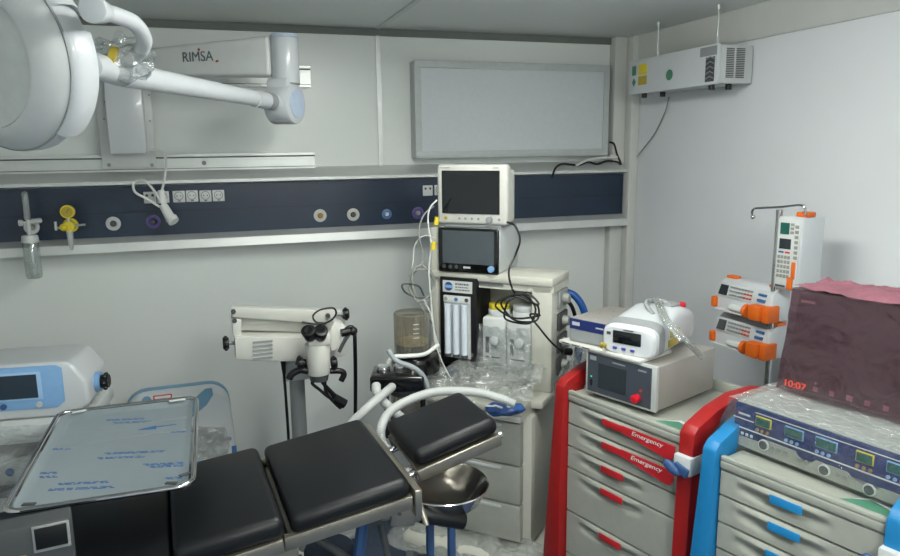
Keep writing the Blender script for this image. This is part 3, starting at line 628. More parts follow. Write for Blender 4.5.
B().tube([mo(349, 334, HY), mo(344, 342, HY), mo(339, 352, HY)], .007, 8).go('guide_bracket', 'dgrey', ms)
B().tube([mo(318, 380, HY), mo(312, 383, HY), mo(320, 390, HY), mo(330, 398, HY), mo(344, 404, HY), mo(338, 398, HY), mo(328, 388, HY), mo(322, 382, HY), mo(333, 396, HY), mo(341, 408, HY), mo(334, 402, HY), mo(326, 392, HY), mo(325, 380, HY)], .006, 8).cyl(mo(334, 398, HY), mo(345, 404, HY), .018, n=12).go('bundled_lead', 'black', ms)
B().tube([mo(283, 358, MY), mo(284, 375, MY), mo(286, 400, MY), mo(289, 450, MY), mo(290, 520, MY)], .0055, 8).cyl(mo(283, 358, MY), mo(284, 374, MY), .012, .006, 12).go('power_lead', 'black', ms)

# ------------------------------------------------------------------ left device, its cart and the white machine behind tray
lc = thing('equipment_cart', 'white cart wrapped in clear film under the blue-screen unit', 'cart', (-.78, 2.62, 0), -5)
B().bb(-.40, .33, -.04, .38, .79, .85, .012).go('top_tray', 'white', lc)
B().bb(-.38, .31, -.02, .36, .64, .74, .012).go('middle_box', 'cream', lc)
B().bb(-.385, .255, -.03, .37, .60, .63, .006).go('shelf', 'dgrey', lc)
q = B().bb(.03, .12, -.0225, -.02, .665, .715).go('control_label', 'white', lc)
B().cyl((.075, -.0228, .69), (.075, -.025, .69), .014, n=16).go('blue_dot', 'bluering', q)
for x in (-.37, .23):
    for y in (0, .34):
        B().cyl((x, y, .09), (x, y, .80), .014, n=14).go('post', 'grayw', lc)
B().bb(-.40, .26, -.03, .37, .08, .12, .01).go('base', 'white', lc)
for x in (-.36, .22):
    for y in (.0, .34): B().cyl((x-.012, y, .04), (x+.012, y, .04), .04, n=20).go('caster', 'dgrey', lc)
lx = Matrix.Translation((-.78, 2.62, 0)) @ rotz(-5)
wr('clear_film_sheet', (lx @ Vector((-.45, -.07, .56)), lx @ Vector((.33, -.07, .56)), lx @ Vector((-.42, -.06, .85)), lx @ Vector((.29, -.06, .865))), .022, 9, 5, 'clear film draped over the front of the white equipment cart', 'wrap')
wr('clear_film_sheet', (lx @ Vector((.29, -.07, .56)), lx @ Vector((.33, .36, .56)), lx @ Vector((.28, -.03, .87)), lx @ Vector((.30, .36, .87))), .022, 9, 6, 'clear film hanging at the right end of the white equipment cart', 'wrap')
ld = thing('ultrasonic_unit', 'white bench unit with pale blue face and dark screen', 'medical device', tuple(lx @ Vector((.085, .03, .853))), -7)
B().prism([(-.40, 0), (.175, 0), (.245, .035), (.245, .12), (.20, .185), (.175, .195), (-.40, .195)], .0, .24, 'y', .014, 3).go('casing', 'wht2', ld)
B().prism([(-.40, .035), (.145, .035), (.17, .055), (.17, .175), (.15, .185), (-.40, .185)], -.006, .004, 'y', .003).go('face_panel', 'skyb', ld)
q = B().bb(-.34, .105, -.011, -.004, .07, .168, .004).go('screen_frame', mat('light_blue_frame', '9cc0e2', .4), ld)
B().bb(-.10, .092, -.013, -.0105, .078, .160).go('screen', 'lcdb', q)
for x in (-.07, -.02, .09): B().cyl((x, -.006, .052), (x, -.012, .052), .010, n=16).go('button', 'clip' if x < .05 else 'grayw', ld)
B().cyl((.245, .10, .085), (.262, .10, .085), .035, n=24).go('side_boss', 'skyb', ld)
b2 = B().cyl((.262, .10, .085), (.288, .10, .085), .024, n=20)
for k in range(6): b2.sph((.277, .10+.024*cos(k*pi/3), .085+.024*sin(k*pi/3)), .009, n=8)
b2.go('side_knob', 'black', ld)
wd_ = thing('warming_unit', 'white rounded floor unit with blue-grey print standing behind the steel tray', 'medical device', (-.19, 3.02, 0), 2)
prof = []
hw = .205
for (cx0, cz0, a0) in ((hw-.085, .68, 0), (-hw+.085, .68, 90)):
    for k in range(7): a = radians(a0+k*15); prof.append((cx0+.085*cos(a), cz0+.085*sin(a)))
bodyp = prof+[(-hw-.03, .10), (hw+.03, .10)]
B().prism(bodyp, -.06, .10, 'y', .014, 3).go('body', 'wht2', wd_)
B().prism([(x*1.012, z+.003) for x, z in bodyp], .06, .10, 'y', .003).go('side_band', 'steelb', wd_)
wp = Vector((-.19, 3.02, 0)); wl = AT(162, 397.5, y=2.95)-wp; w2 = AT(146, 401, y=2.95)-wp; w3 = AT(203, 398, y=2.95)-wp
B().box((wl.x, -.062, wl.z), (.07, .003, .018)).go('red_frame', 'redink', wd_); B().box((wl.x, -.0638, wl.z), (.060, .002, .010)).go('warning_label', 'white', wd_)
B().prism([(w3.x-.07, w3.z-.075), (w3.x-.035, w3.z+.0), (w3.x+.01, w3.z+.035), (w3.x+.035, w3.z+.035), (w3.x+.038, w3.z+.005), (w3.x+.01, w3.z-.035), (w3.x-.05, w3.z-.08)], -.0635, -.06, 'y').go('grey_print', 'steelb', wd_)
B().cyl((w2.x, -.06, w2.z), (w2.x, -.064, w2.z), .018, n=16).go('grey_print', 'steelb', wd_)
B().cyl((.02, -.06, .735), (.02, -.068, .735), .008, n=12).cyl((.19, -.06, .555), (.19, -.068, .555), .008, n=12).go('screw', 'grey', wd_)
B().bb(.195, .215, -.064, -.058, .40, .52, .003).go('blue_strip', 'ink', wd_)
B().bb(-.22, .22, -.05, .21, .02, .10, .01).go('foot', 'dgrey', wd_)
wr('clear_film_sheet', (Vector((-.16, 2.93, .40)), Vector((.0, 2.93, .40)), Vector((-.18, 2.94, .64)), Vector((-.01, 2.94, .62))), .025, 14, 8, 'bunched clear film on the front of the white rounded unit', 'wrap2')

# ------------------------------------------------------------------ instrument (mayo) tray
t0 = thing('instrument_tray', 'steel instrument tray still under blue-printed protective film, on a stand', 'tray', (-.295, 2.05, 0), 0)
TZ = .945
cor = [AT(a, b, z=TZ)-Vector((-.295, 2.05, 0)) for a, b in ((11, 511), (193, 486), (197, 401), (56, 409))]
xl, xr = (cor[0].x+cor[3].x)/2-.0, (cor[1].x+cor[2].x)/2; yn, yf = (cor[0].y+cor[1].y)/2, (cor[2].y+cor[3].y)/2
def rr_(x0, x1, y0, y1, r, n=6):
    o = []
    for cx0, cy0, a0 in ((x1-r, y1-r, 0), (x0+r, y1-r, 90), (x0+r, y0+r, 180), (x1-r, y0+r, 270)):
        for k in range(n+1): a = radians(a0+k*90/n); o.append((cx0+r*cos(a), cy0+r*sin(a)))
    return o
o1 = rr_(xl+.012, xr-.012, yn+.012, yf-.012, .03); o2 = rr_(xl+.03, xr-.03, yn+.03, yf-.03, .02)
tb = B(); bm = tb.bm
V1 = [bm.verts.new((x, y, TZ)) for x, y in o1]; V2 = [bm.verts.new((x, y, TZ-.014)) for x, y in o2]; V3 = [bm.verts.new((x, y, TZ-.018)) for x, y in o2]; V4 = [bm.verts.new((x, y, TZ-.004)) for x, y in o1]
for A_, B_ in ((V1, V2), (V4, V1), (V3, V4)):
    for k in range(len(A_)): bm.faces.new((A_[k], A_[(k+1) % len(A_)], B_[(k+1) % len(A_)], B_[k]))
bm.faces.new(V2); bm.faces.new(V3[::-1])
tb.go('tray_pan', 'tray', t0)
lp_ = rr_(xl, xr, yn, yf, .04); B().tube([(x, y, TZ) for x, y in lp_+lp_[:2]], .007, 12, 0, ends=False).go('rim', 'chrome', t0)
# printed marks on the film
zf = TZ-.0135
def dash(x, y, n, wdt=.012, ang=-14):
    pk = B()
    for k in range(n):
        l = R.uniform(.006, .02); pk.box((x, y, zf), (l, .0035, .0006), rot=rotz(ang+R.uniform(-8, 8))); x += (l+.004)*cos(radians(ang)); y += (l+.004)*sin(radians(ang))
    pk.go('film_print', 'ink', t0)
sx_, sy_ = xr-xl, yf-yn
for fx, fy, n_ in ((.36, .88, 7), (.42, .83, 6), (.44, .47, 9), (.40, .43, 8), (.18, .19, 9), (.22, .23, 7), (.70, .30, 8), (.74, .27, 6), (.84, .62, 4), (.06, .60, 3), (.06, .36, 3), (.09, .32, 3), (.85, .14, 3)):
    dash(xl+fx*sx_, yn+fy*sy_, n_)
    dash(xl+fx*sx_+.004, yn+fy*sy_-.008, n_)
ln = B()
for a, b in (((85, 430), (190, 417)), ((60, 447), (190, 429))):
    p, q = AT(*a, z=TZ-.013)-Vector((-.295, 2.05, 0)), AT(*b, z=TZ-.013)-Vector((-.295, 2.05, 0)); ln.tube([p, q], .0012, 5, 0)
ln.go('film_line', 'grey', t0)
p, q = AT(138, 430, z=zf)-Vector((-.295, 2.05, 0)), AT(176, 424.5, z=zf)-Vector((-.295, 2.05, 0)); dv = (q-p).normalized(); nv = Vector((-dv.y, dv.x, 0))
ab = B(); ab.prism([((p+dv*.04).x, (p+dv*.04).y), ((q).x, q.y), ((q+nv*.003).x, (q+nv*.003).y), ((p+dv*.04+nv*.005).x, (p+dv*.04+nv*.005).y)], zf, zf+.001, 'z')
ab.prism([(p.x, p.y), ((p+dv*.05-nv*.014).x, (p+dv*.05-nv*.014).y), ((p+dv*.05+nv*.014).x, (p+dv*.05+nv*.014).y)], zf, zf+.001, 'z'); ab.go('printed_arrow', 'ink', t0)
# lifted bits of film at the corners
for (x, y, s) in ((xl+.05, yn+.02, .03), (xr-.05, yn+.02, .03), (xr-.02, yn+.06, .03), (xr-.06, yf-.02, .05), (xl+.06, yf-.02, .04)):
    B().box((x, y, TZ+.004), (s, .012, .004), .0015, rot=rotz(R.uniform(-30, 30))).go('film_edge', 'dgrey' if y < yn+.1 else 'white', t0)
B().tube([(xl+.03, .18, TZ-.03), (xr-.03, .18, TZ-.03)], .008, 10, 0).tube([(xl, .08, TZ-.012), (xl, .24, TZ-.012)], .007, 8, 0).cyl((xl-.0, .18, TZ-.012), (xl+.03, .18, TZ-.03), .009).go('tray_holder', 'steel', t0)
B().tube([(xl+.03, .18, TZ-.03), (xl+.0, .18, .5), (xl+.0, .18, .06)], .014, 12, 0).go('stand_post', 'steel', t0)
B().bb(xl-.02, xl+.02, .05, .40, .03, .07, .01).bb(xl-.05, xl+.3, .36, .40, .03, .07, .01).bb(xl-.05, xl+.3, .14, .18, .03, .07, .01).go('stand_base', 'steel', t0)
# ------------------------------------------------------------------ operating table
OT = Vector((.126, 1.642, 0)); ot = thing('operating_table', 'black padded operating table with steel side rails, tilted up toward the head end', 'operating table', tuple(OT), 4)
TW = .475
def seg(x0, z0, x1, z1, th=.065, y0=0.0, y1=TW, bev=.022, nm='pad', m='vinyl', par=ot):
    dx, dz = x1-x0, z1-z0; l = math.hypot(dx, dz); nx, nz = dz/l*th, -dx/l*th
    return B().hexa([(x0+nx, y0, z0+nz), (x1+nx, y0, z1+nz), (x1+nx, y1, z1+nz), (x0+nx, y1, z0+nz)], [(x0, y0, z0), (x1, y0, z1), (x1, y1, z1), (x0, y1, z0)], bev, 4).go(nm, m, par)
seg(.0, .862, .312, .905, .055); seg(-.27, .843, -.014, .868, .06); seg(-.74, .800, -.262, .812)
def rail(x0, z0, x1, z1, nm='side_rail'):
    for yy in (-.004, TW-.018):
        dx, dz = x1-x0, z1-z0; l = math.hypot(dx, dz); h_ = .036
        B().hexa([(x0, yy, z0-h_), (x1, yy, z1-h_), (x1, yy+.024, z1-h_), (x0, yy+.024, z0-h_)], [(x0, yy, z0), (x1, yy, z1), (x1, yy+.024, z1), (x0, yy+.024, z0)], .003, 2).go(nm, 'steel', ot)
rail(-.015, .814, .318, .856); rail(-.30, .778, -.018, .812); rail(-.74, .733, -.30, .742)
seg(-.0, .800, .314, .845, .012, .02, TW-.02, .002, 'seat_plate', 'steel'); seg(-.30, .772, -.02, .798, .012, .02, TW-.02, .002, 'seat_plate', 'steel'); seg(-.74, .733, -.33, .733, .012, .02, TW-.02, .002, 'seat_plate', 'steel')
B().tube([(-.008, .02, .79), (-.008, TW-.02, .79)], .009, 10, 0).go('hinge_bar', 'steel', ot)
for x, z in ((.02, .76), (.28, .815)): B().cyl((x, -.004, z), (x, -.008, z), .005, n=10).go('bolt', 'dgrey', ot)
# end bar and head rest
B().hexa([(.322, -.01, .80), (.342, -.01, .80), (.342, TW+.01, .80), (.322, TW+.01, .80)], [(.322, -.01, .872), (.342, -.01, .872), (.342, TW+.01, .872), (.322, TW+.01, .872)], .003).go('end_bar', 'steel', ot)
hp = ot
seg(.358, .925, .612, .988, .052, .10, .365, .022, 'head_pad', 'vinyl')
for yy in (.095, .345):
    B().hexa([(.375, yy, .838), (.628, yy, .902), (.628, yy+.022, .902), (.375, yy+.022, .838)], [(.366, yy, .872), (.622, yy, .936), (.622, yy+.022, .936), (.366, yy+.022, .872)], .003).go('head_rail', 'steel', ot)
seg(.37, .872, .615, .934, .012, .11, .355, .003, 'head_plate', 'steel')
B().cyl((.622, .24, .915), (.65, .24, .925), .014, n=14).cyl((.618, .12, .918), (.636, .12, .923), .011, n=14).go('lock_pin', 'chrome', ot)
for yy in (.14, .32): B().tube([(.32, yy, .83), (.42, yy, .862)], .011, 10, 0).go('head_bar', 'chrome', ot)
B().tube([(.335, .10, .86), (.345, .01, .81), (.352, -.01, .77)], .008, 10, 0).go('release_lever', 'steel', ot)
# centre column, base and struts
B().bb(-.24, .04, .12, .36, .16, .74, .02).go('column_cover', 'steel', ot)
B().bb(-.40, .30, .06, .42, .04, .16, .02, 3).go('base', mat('dull_base', '4b5560', .5), ot)
for x, y in ((-.35, .1), (-.35, .38), (.26, .1), (.26, .38)): B().cyl((x, y-.012, .03), (x, y+.012, .03), .03, n=16).go('caster', 'black', ot)
B().tube([(.06, .20, .72), (.20, .20, .58), (.30, .20, .40)], .012, 10, 0).tube([(.26, .14, .78), (.29, .14, .60), (.34, .14, .34)], .010, 10, 0).cyl((.25, .10, .76), (.25, .18, .76), .025).go('gas_strut', 'dgrey', ot)
B().tube([(.19, .2, .10), (.22, .2, .60), (.25, .2, .80)], .018, 8, 0).go('support_tube', 'clip', ot)

# bowl, clamp and handle
bo = AT(441, 488, y=1.80)
rb = .138
bw = tag(B().lathe([(.03, -.085), (.08, -.075), (.115, -.045), (.133, -.005), (.138, 0), (.136, .003), (.130, -.004), (.112, -.042), (.078, -.071), (0, -.081)], None, 56).go('steel_bowl', mat('bowl_steel', 'dcdcdc', .16, 1.0), loc=(bo.x, bo.y, bo.z+.018)), 'polished steel bowl hanging beneath the head rest of the table', 'bowl')
bw.rotation_euler = (radians(1), radians(2), 0)
B().tube([(.05, .145, .0), (.06, .16, .05), (.07, .17, .11)], .007, 8).go('hanger', 'steel', bw)
p = AT(420, 515, y=1.70); q = AT(464, 521, y=1.70)
ch = thing('clamp_handle', 'black-gripped steel clamp sticking out below the steel bowl', 'clamp', tuple(p))
B().cyl((-.0, 0, .004), tuple(q-p), .0245, .023, 24, .004).go('grip', 'black', ch)
B().box((-.05, .01, .012), (.07, .06, .055), .008, rot=roty(8)).cyl((-.10, .01, .02), (.0, 0, .004), .021).go('clamp_block', 'steel', ch)
B().tube([(-.06, .01, .04), (-.055, .01, .09)], .012, 10, 0).go('clamp_post', 'steel', ch)
# blue framed stand under the bowl
sp = AT(441, 552, y=1.95)
fs = thing('blue_frame_stand', 'narrow blue-grey tubular stand under the clamp handle', 'stand', (sp.x, 1.95, 0))
for x in (-.035, .035): B().bb(x-.011, x+.011, -.012, .012, .03, .66, .003).go('upright', 'clip', fs)
B().bb(-.035, .035, -.010, .010, .615, .635).bb(-.035, .035, -.010, .010, .35, .37).go('crossbar', 'clip', fs)
B().bb(-.15, .15, -.02, .02, .0, .03, .004).bb(-.02, .02, -.15, .15, .0, .03, .004).go('foot', 'clip', fs)
cpx = AT(52, 533, y=1.56)
cbx = thing('control_box', 'small grey box with black front panel at the left under the steel tray', 'control box', (cpx.x, 1.56, 0), 8)
B().bb(-.16, .036, .0, .06, cpx.z-.09, cpx.z+.026, .006).go('casing', 'dgrey', cbx)
B().bb(-.036, .033, -.004, .002, cpx.z-.036, cpx.z+.022, .002).go('panel_frame', 'grey', cbx)
B().bb(-.031, .028, -.007, -.003, cpx.z-.028, cpx.z+.018, .001).go('black_panel', 'black', cbx)
B().bb(-.15, -.05, -.004, .002, cpx.z-.085, cpx.z-.035, .002).go('tan_label', 'photo', cbx)
B().cyl((-.02, .03, .04), (-.02, .03, cpx.z-.09), .016).cyl((-.02, .03, .0), (-.02, .03, .04), .12, .10, 28).go('floor_stand', 'dgrey', cbx)
# dark stool below table, small items below tray
sp = AT(329, 552, y=2.25)
so = thing('round_stool', 'dark navy round stool under the operating table', 'stool', (sp.x, 2.25, 0))
B().cyl((0, 0, sp.z-.05), (0, 0, sp.z+.03), .085, n=32, bev=.02).go('seat', 'dfab', so)
B().cyl((0, 0, .06), (0, 0, sp.z-.05), .022).go('post', 'dgrey', so)
for k in range(5):
    a = 2*pi*k/5; q = B().tube([(0, 0, .08), (.2*cos(a), .2*sin(a), .055)], .015, 8, 0).go('leg', 'dgrey', so)
    B().cyl((.2*cos(a), .2*sin(a)-.01, .025), (.2*cos(a), .2*sin(a)+.01, .025), .025, n=14).go('caster', 'black', q)

# ------------------------------------------------------------------ emergency carts
def cart(name, label, A, yaw, W_, D_, pm, lm_, rows, rail_ext, emer):
    c = thing(name, label, 'cart', (A[0], A[1], 0), yaw, 'medical drawer carts')
    B().bb(.0, W_, .012, D_, .14, .88, .004).go('cabinet', 'cart', c)
    # top with raised lip
    B().bb(-.0, W_+.0, -.004, D_+.01, .880, .912, .010, 3).bb(.002, W_-.002, -.004, .016, .905, .921, .006).bb(.002, W_-.002, D_-.006, D_+.01, .905, .95, .006).go('top', 'cart', c)
    B().prism([(W_-.13, .012), (W_-.01, .012), (W_-.01, .055), (W_-.07, .075), (W_-.10, .05)], .9125, .914, 'z').go('green_patch', 'green', c)
    B().prism([(W_-.10, .052), (W_-.07, .076), (W_-.01, .057), (W_-.01, .068), (W_-.07, .088)], .9125, .9145, 'z').go('white_patch', 'white', c)
    for i, (z0, z1) in enumerate(rows):
        n = 16; pts = []
        # lower-lip drawer front: outline in x,z with grip dip at the top, bulged in y
        bmh = B()
        bot, top = z0+.003, z1-.003
        gx0, gx1 = W_*.16, W_*.80; xc = W_*.42
        def dr(u, v):
            x = .006+u*(W_-.012); z = bot+v*(top-bot)
            g = max(0, 1-((x-xc)/(W_*.30))**2)
            zz = z; y = .0
            # scooped crescent under the top edge
            zc = top-.034; s = math.exp(-((z-zc)/.012)**2)*g**1.2
            y += .020*s
            lip = math.exp(-((z-(top-.012))/.010)**2)*g; y -= .010*lip
            return Vector((x, y, zz))
        bmh.grid(dr, 36, 22)
        bm2 = bmh.bm; bmesh.ops.recalc_face_normals(bm2, faces=bm2.faces[:])
        # close with a rim
        ed = [e for e in bm2.edges if len(e.link_faces) == 1]
        ex = bmesh.ops.extrude_edge_only(bm2, edges=ed); vv = [g for g in ex['geom'] if isinstance(g, bmesh.types.BMVert)]
        for v in vv: v.co.y = .022
        bmesh.ops.recalc_face_normals(bm2, faces=bm2.faces[:])
        d_ = bmh.go('drawer', 'cartf', c)
        x0 = W_*.36; x1 = W_*.56
        B().bb(x0, x1, -.0118, -.0095, top-.029, top-.006, .001).go('label_strip', lm_, d_)
        if emer and i < 2:
            fl = B().prism([(x1-.01, top-.004), (W_-.016, top-.004), (W_-.016, top-.034), (W_-.030, top-.052), (W_-.046, top-.052), (x1-.01, top-.028)], -.0125, -.0095, 'y').go('emergency_label', 'redl', d_)
            text('Emergency', .020, (x1+.028, -.0130, top-.022), 'white', fl, shear=.25, sx=1.35)
    # side pillars with bowed handles, in the (y,z) plane
    def side(x0, x1, sgn, fxs):
        f = B()
        out = [(-.035, .10), (-.030, .55), (-.022, .86), (-.018, .932), (.0, .952), (.09, .985), (.20, 1.005), (.32, 1.0), (D_, .975), (D_+.03, .95), (D_+.03, .90), (D_, .93), (.33, .955), (.20, .955), (.12, .940), (.085, .915), (.075, .88), (.07, .55), (.08, .10)]
        t = bmesh.new(); A_ = []; B_ = []
        for (y, z) in out:
            fl_ = fxs*(max(0, .90-z)/.8)**1.3 if z < .9 else 0
            A_.append(t.verts.new((x0+min(0, sgn)*fl_*1.0, y, z))); B_.append(t.verts.new((x1+max(0, sgn)*fl_*1.0, y, z)))
        t.faces.new(A_[::-1]); t.faces.new(B_)
        for k in range(len(out)): j = (k+1) % len(out); t.faces.new((A_[k], A_[j], B_[j], B_[k]))
        bmesh.ops.recalc_face_normals(t, faces=t.faces[:])
        bmesh.ops.bevel(t, geom=[e for e in t.edges if abs(e.verts[0].co.x-e.verts[1].co.x) < .03 or True], offset=.006, segments=2, profile=.5, affect='EDGES', clamp_overlap=True)
        f._merge(t); return f.go('side_pillar', pm, c)
    side(-.044, -.001, -1, .05); sr = side(W_+.001, W_+.052, 1, .0)
    # grey side rail band and clip on the right pillar
    B().bb(W_-.002, W_+.056, -.038, .115, .81, .868, .006).go('pillar_band', 'grayw', c)
    B().sph((W_+.0, -.045, .825), .026, (1.25, .5, .62), 16, roty(25)).box((W_+.03, -.042, .828), (.05, .012, .03), .008, rot=roty(15)).go('lock_clip', 'clip', c)
    # clear side panels
    B().bb(-.004, .0, .08, D_, .14, .88).go('side_skin', 'cart', c)
    B().bb(-.03, W_+.03, -.02, D_+.02, .10, .145, .01).go('base', 'grayw', c)
    for x in (.02, W_-.02):
        for y in (.03, D_-.03):
            q = B().cyl((x-.012, y, .045), (x+.012, y, .045), .045, n=20, bev=.003).go('caster', 'dgrey', c)
            B().bb(x-.018, x+.018, y-.02, y+.02, .08, .10).go('fork', 'grey', q)
    return c
rows = [(.803, .882), (.720, .802), (.640, .719), (.478, .639), (.315, .477), (.148, .314)]
rc = cart('emergency_cart', 'grey drawer cart with red pillars and red Emergency labels on its top drawers', (1.12, 2.092), -73, .47, .42, 'red', 'redl', rows, 0, True)
rowsb = [(.809, .882), (.730, .808), (.652, .729), (.574, .651), (.41, .573), (.28, .409), (.148, .279)]
bc = cart('emergency_cart', 'grey drawer cart with bright blue pillars and blue drawer labels', (1.258, 1.482), -73, .425, .42, 'blue', 'bluel', rowsb, 0, False)

# devices on the red cart -----------------------------------------------
gb = thing('light_source_unit', 'grey metal box with dark front, screen and red knob on the red cart', 'medical device', (1.167, 2.044, .9225), -68.5)
gm = mat('grey_metal_case', 'a39f99', .42, .3, var=.04, scale=8)
B().bb(0, .275, .0, .33, .008, .152, .004).go('casing', gm, gb)
B().bb(-.001, .276, -.008, .006, .006, .154, .003).go('front_frame', 'alul', gb)
f_ = B().bb(.010, .258, -.011, -.006, .014, .146).go('front_panel', mat('slate_front', '3f454e', .4), gb)
B().bb(.055, .165, -.0125, -.0105, .035, .118).go('screen', 'scrb', gb)
B().cyl((.212, -.011, .040), (.212, -.034, .040), .013, .014, 20, .003).go('red_knob', 'redb', gb)
B().cyl((.222, -.011, .066), (.222, -.013, .066), .005, n=12).go('warning_dot', 'redink', gb)
B().cyl((.026, -.011, .066), (.026, -.013, .066), .003, n=10).go('power_led', 'ledg', gb)
B().bb(.022, .030, -.014, -.010, .035, .055, .001).go('power_switch', 'black', gb)
for q_ in ((.02, .045, .124, .138), (.11, .16, .130, .134), (.21, .24, .128, .133)): B().bb(q_[0], q_[1], -.0125, -.0105, q_[2], q_[3]).go('print', 'grey', gb)
for x in (.02, .25):
    for y in (.02, .31): B().cyl((x, y, -.001), (x, y, .009), .012, n=12).go('foot', 'black', gb)
# shelf-like white tray under upper box
gx = Matrix.Translation((1.167, 2.044, .9225)) @ rotz(-68.5)
kt = tag(B().bb(-.115, .22, -.018, .16, .1535, .1655, .004).go('keyboard_shelf', 'cream', loc=gx.translation, rot=(0, 0, -68.5)), 'flat white slotted plate between the two grey boxes', 'shelf plate')
for k in range(3): B().bb(-.10+k*.045, -.068+k*.045, -.0195, -.0175, .158, .1612).go('slot', 'dgrey', kt)
pt = gx @ Vector((-.083, .0, .1665))
ub = thing('power_supply_box', 'slim grey box with navy front strip behind the laser unit', 'medical device', tuple(pt), -64)
B().bb(0, .148, .0, .25, .0, .082, .004).go('casing', gm, ub)
B().bb(.004, .144, -.004, .002, .045, .080).go('front_strip', 'navyp', ub)
B().bb(.004, .144, -.003, .002, .004, .044).go('lower_front', 'grey', ub)
for q_ in ((.015, .045, .058, .070), (.11, .14, .060, .065)): B().bb(q_[0], q_[1], -.0055, -.0035, q_[2], q_[3]).go('print', 'grayw', ub)
for k in range(6): B().cyl((.03+.018*k, .05+.06*(k % 3), .082), (.03+.018*k, .05+.06*(k % 3), .0828), .004, n=8).go('top_screw', 'grey', ub)
# laser unit: wide rounded wedge
pl = gx @ Vector((.158, .012, .156))
lu = thing('laser_unit', 'white rounded laser console with small dark display and yellow stickers', 'medical device', tuple(pl), -60); lu.scale = (.86, 1.08, .97)
prof = [(-.10, .0, .10), (.0, 0, .13)]
lb_ = B()
def sect(y, w_, h0, h1, zoff=0):
    o = []
    for k in range(28):
        a = 2*pi*k/28; ca, sa_ = cos(a), sin(a); e = .42
        o.append(Vector((w_*math.copysign(abs(ca)**e, ca), y, zoff+(h0+h1)/2+(h1-h0)/2*math.copysign(abs(sa_)**.55, sa_))))
    return o
def loft(secs, b_):
    rs = [[b_.bm.verts.new(p) for p in s_] for s_ in secs]
    for a, b in zip(rs, rs[1:]):
        for k in range(len(a)): b_.bm.faces.new((a[k], a[(k+1) % len(a)], b[(k+1) % len(a)], b[k]))
    b_.bm.faces.new(rs[0][::-1]); b_.bm.faces.new(rs[-1]); bmesh.ops.recalc_face_normals(b_.bm, faces=b_.bm.faces[:]); return b_
loft([sect(.035, .108, .008, .115), sect(.09, .108, .004, .130), sect(.16, .104, .004, .146), sect(.23, .098, .004, .138), sect(.29, .09, .004, .120), sect(.315, .078, .012, .10)], lb_).go('casing', 'wht2', lu)
loft([sect(.012, .112, .006, .110), sect(.036, .114, .004, .120), sect(.046, .112, .004, .122)], B()).go('grey_collar', 'grey', lu)
loft([sect(-.012, .098, .012, .098), sect(-.004, .108, .006, .106), sect(.014, .110, .006, .109)], B()).go('face_plate', 'wht2', lu)
B().bb(-.062, .052, -.0145, -.010, .046, .088, .002).go('display', 'scr', lu)
for k in range(3): B().bb(-.06+k*.036, -.044+k*.036, -.0165, -.011, .024, .033, .002).go('button', mat('violet_key', '4a46a0', .4), lu)
for q_ in ((-.02, .02, .0915, .0945), (-.088, -.072, .07, .08)): B().bb(q_[0], q_[1], -.0135, -.0115, q_[2], q_[3]).go('print', 'dgrey', lu)
B().cyl((-.095, -.006, .030), (-.095, -.03, .030), .008, n=12).sph((-.095, -.032, .038), .008, n=10).go('brass_socket', 'gold', lu)
for (y0, y1, z0, z1) in ((.085, .15, .062, .085), (.075, .14, .032, .056)): B().bb(.1065, .1105, y0, y1, z0, z1, .0008).go('warning_sticker', 'gold', lu)
B().tube([(.03, .10, .128), (-.02, .13, .150), (-.03, .17, .156), (.02, .20, .150), (.055, .18, .138)], .008, 10).go('handle', 'grey', lu)
B().bb(-.01, .06, .17, .24, .128, .148, .006).go('holder', 'grey', lu)
B().cyl((.05, .26, .125), (.05, .26, .142), .018, n=20, bev=.004).go('stop_button', 'redb', lu)
tag(B().tube([AT(659, 300, z=1.235), AT(666, 318, z=1.215), AT(676, 330, z=1.19), AT(690, 345, z=1.145), AT(702, 357, z=1.09)], .009, 10, 8).tube([AT(655, 299, z=1.24), AT(664, 320, z=1.22), AT(681, 341, z=1.17)], .007, 8).go('clear_tubing', 'wrap2'), 'clear plastic tubing draped over the white laser console', 'tubing')

# devices on the blue cart ----------------------------------------------
eu = thing('electrosurgical_unit', 'film-wrapped generator with dark blue front and green displays on the blue cart', 'medical device', (1.345, 1.531, .9225), -76)
EW, EH, ED = .46, .128, .30
B().bb(0, EW, .0, ED, .004, EH, .006).go('casing', 'grayw', eu)
B().bb(.002, EW-.002, -.008, .004, .032, EH-.004, .003).go('front_panel', 'navyp', eu)
B().prism([(.002, .006), (EW-.002, .006), (EW-.002, .034), (.40, .034), (.385, .024), (.34, .024), (.32, .042), (.24, .042), (.225, .028), (.20, .028), (.185, .046), (.10, .046), (.085, .032), (.002, .032)], -.011, .004, 'y').go('socket_strip', 'cartf', eu)
for k, (x, w_) in enumerate(((.068, .046), (.152, .052), (.235, .056), (.335, .042), (.405, .046))):
    q = B().bb(x, x+w_, -.011, -.007, .078, .106, .002).go('display_frame', 'yellow' if k in (0, 3) else 'skyb', eu)
    B().bb(x+.003, x+w_-.003, -.013, -.0108, .081, .103).go('display', 'lcdg', q)
    for j in range(3): B().cyl((x+.006+j*.015, -.008, .066), (x+.006+j*.015, -.0115, .066), .0045, n=10).go('key', 'photo' if k in (0, 3) else 'skyb', eu)
B().bb(.0, EW, -.0105, -.007, .0555, .0585).bb(.0, .062, -.0105, -.007, .082, .084).bb(.066, EW, -.0105, -.007, .112, .1135).go('white_line', 'white', eu)
B().bb(.016, .05, -.0095, -.0075, .094, .099).go('maker_mark', 'white', eu); B().bb(.012, .016, -.0095, -.0075, .093, .100).go('maker_mark', 'redink', eu)
for j in range(4): B().bb(.012+j*.014, .020+j*.014, -.0105, -.0075, .037, .045, .001).go('key', 'white', eu)
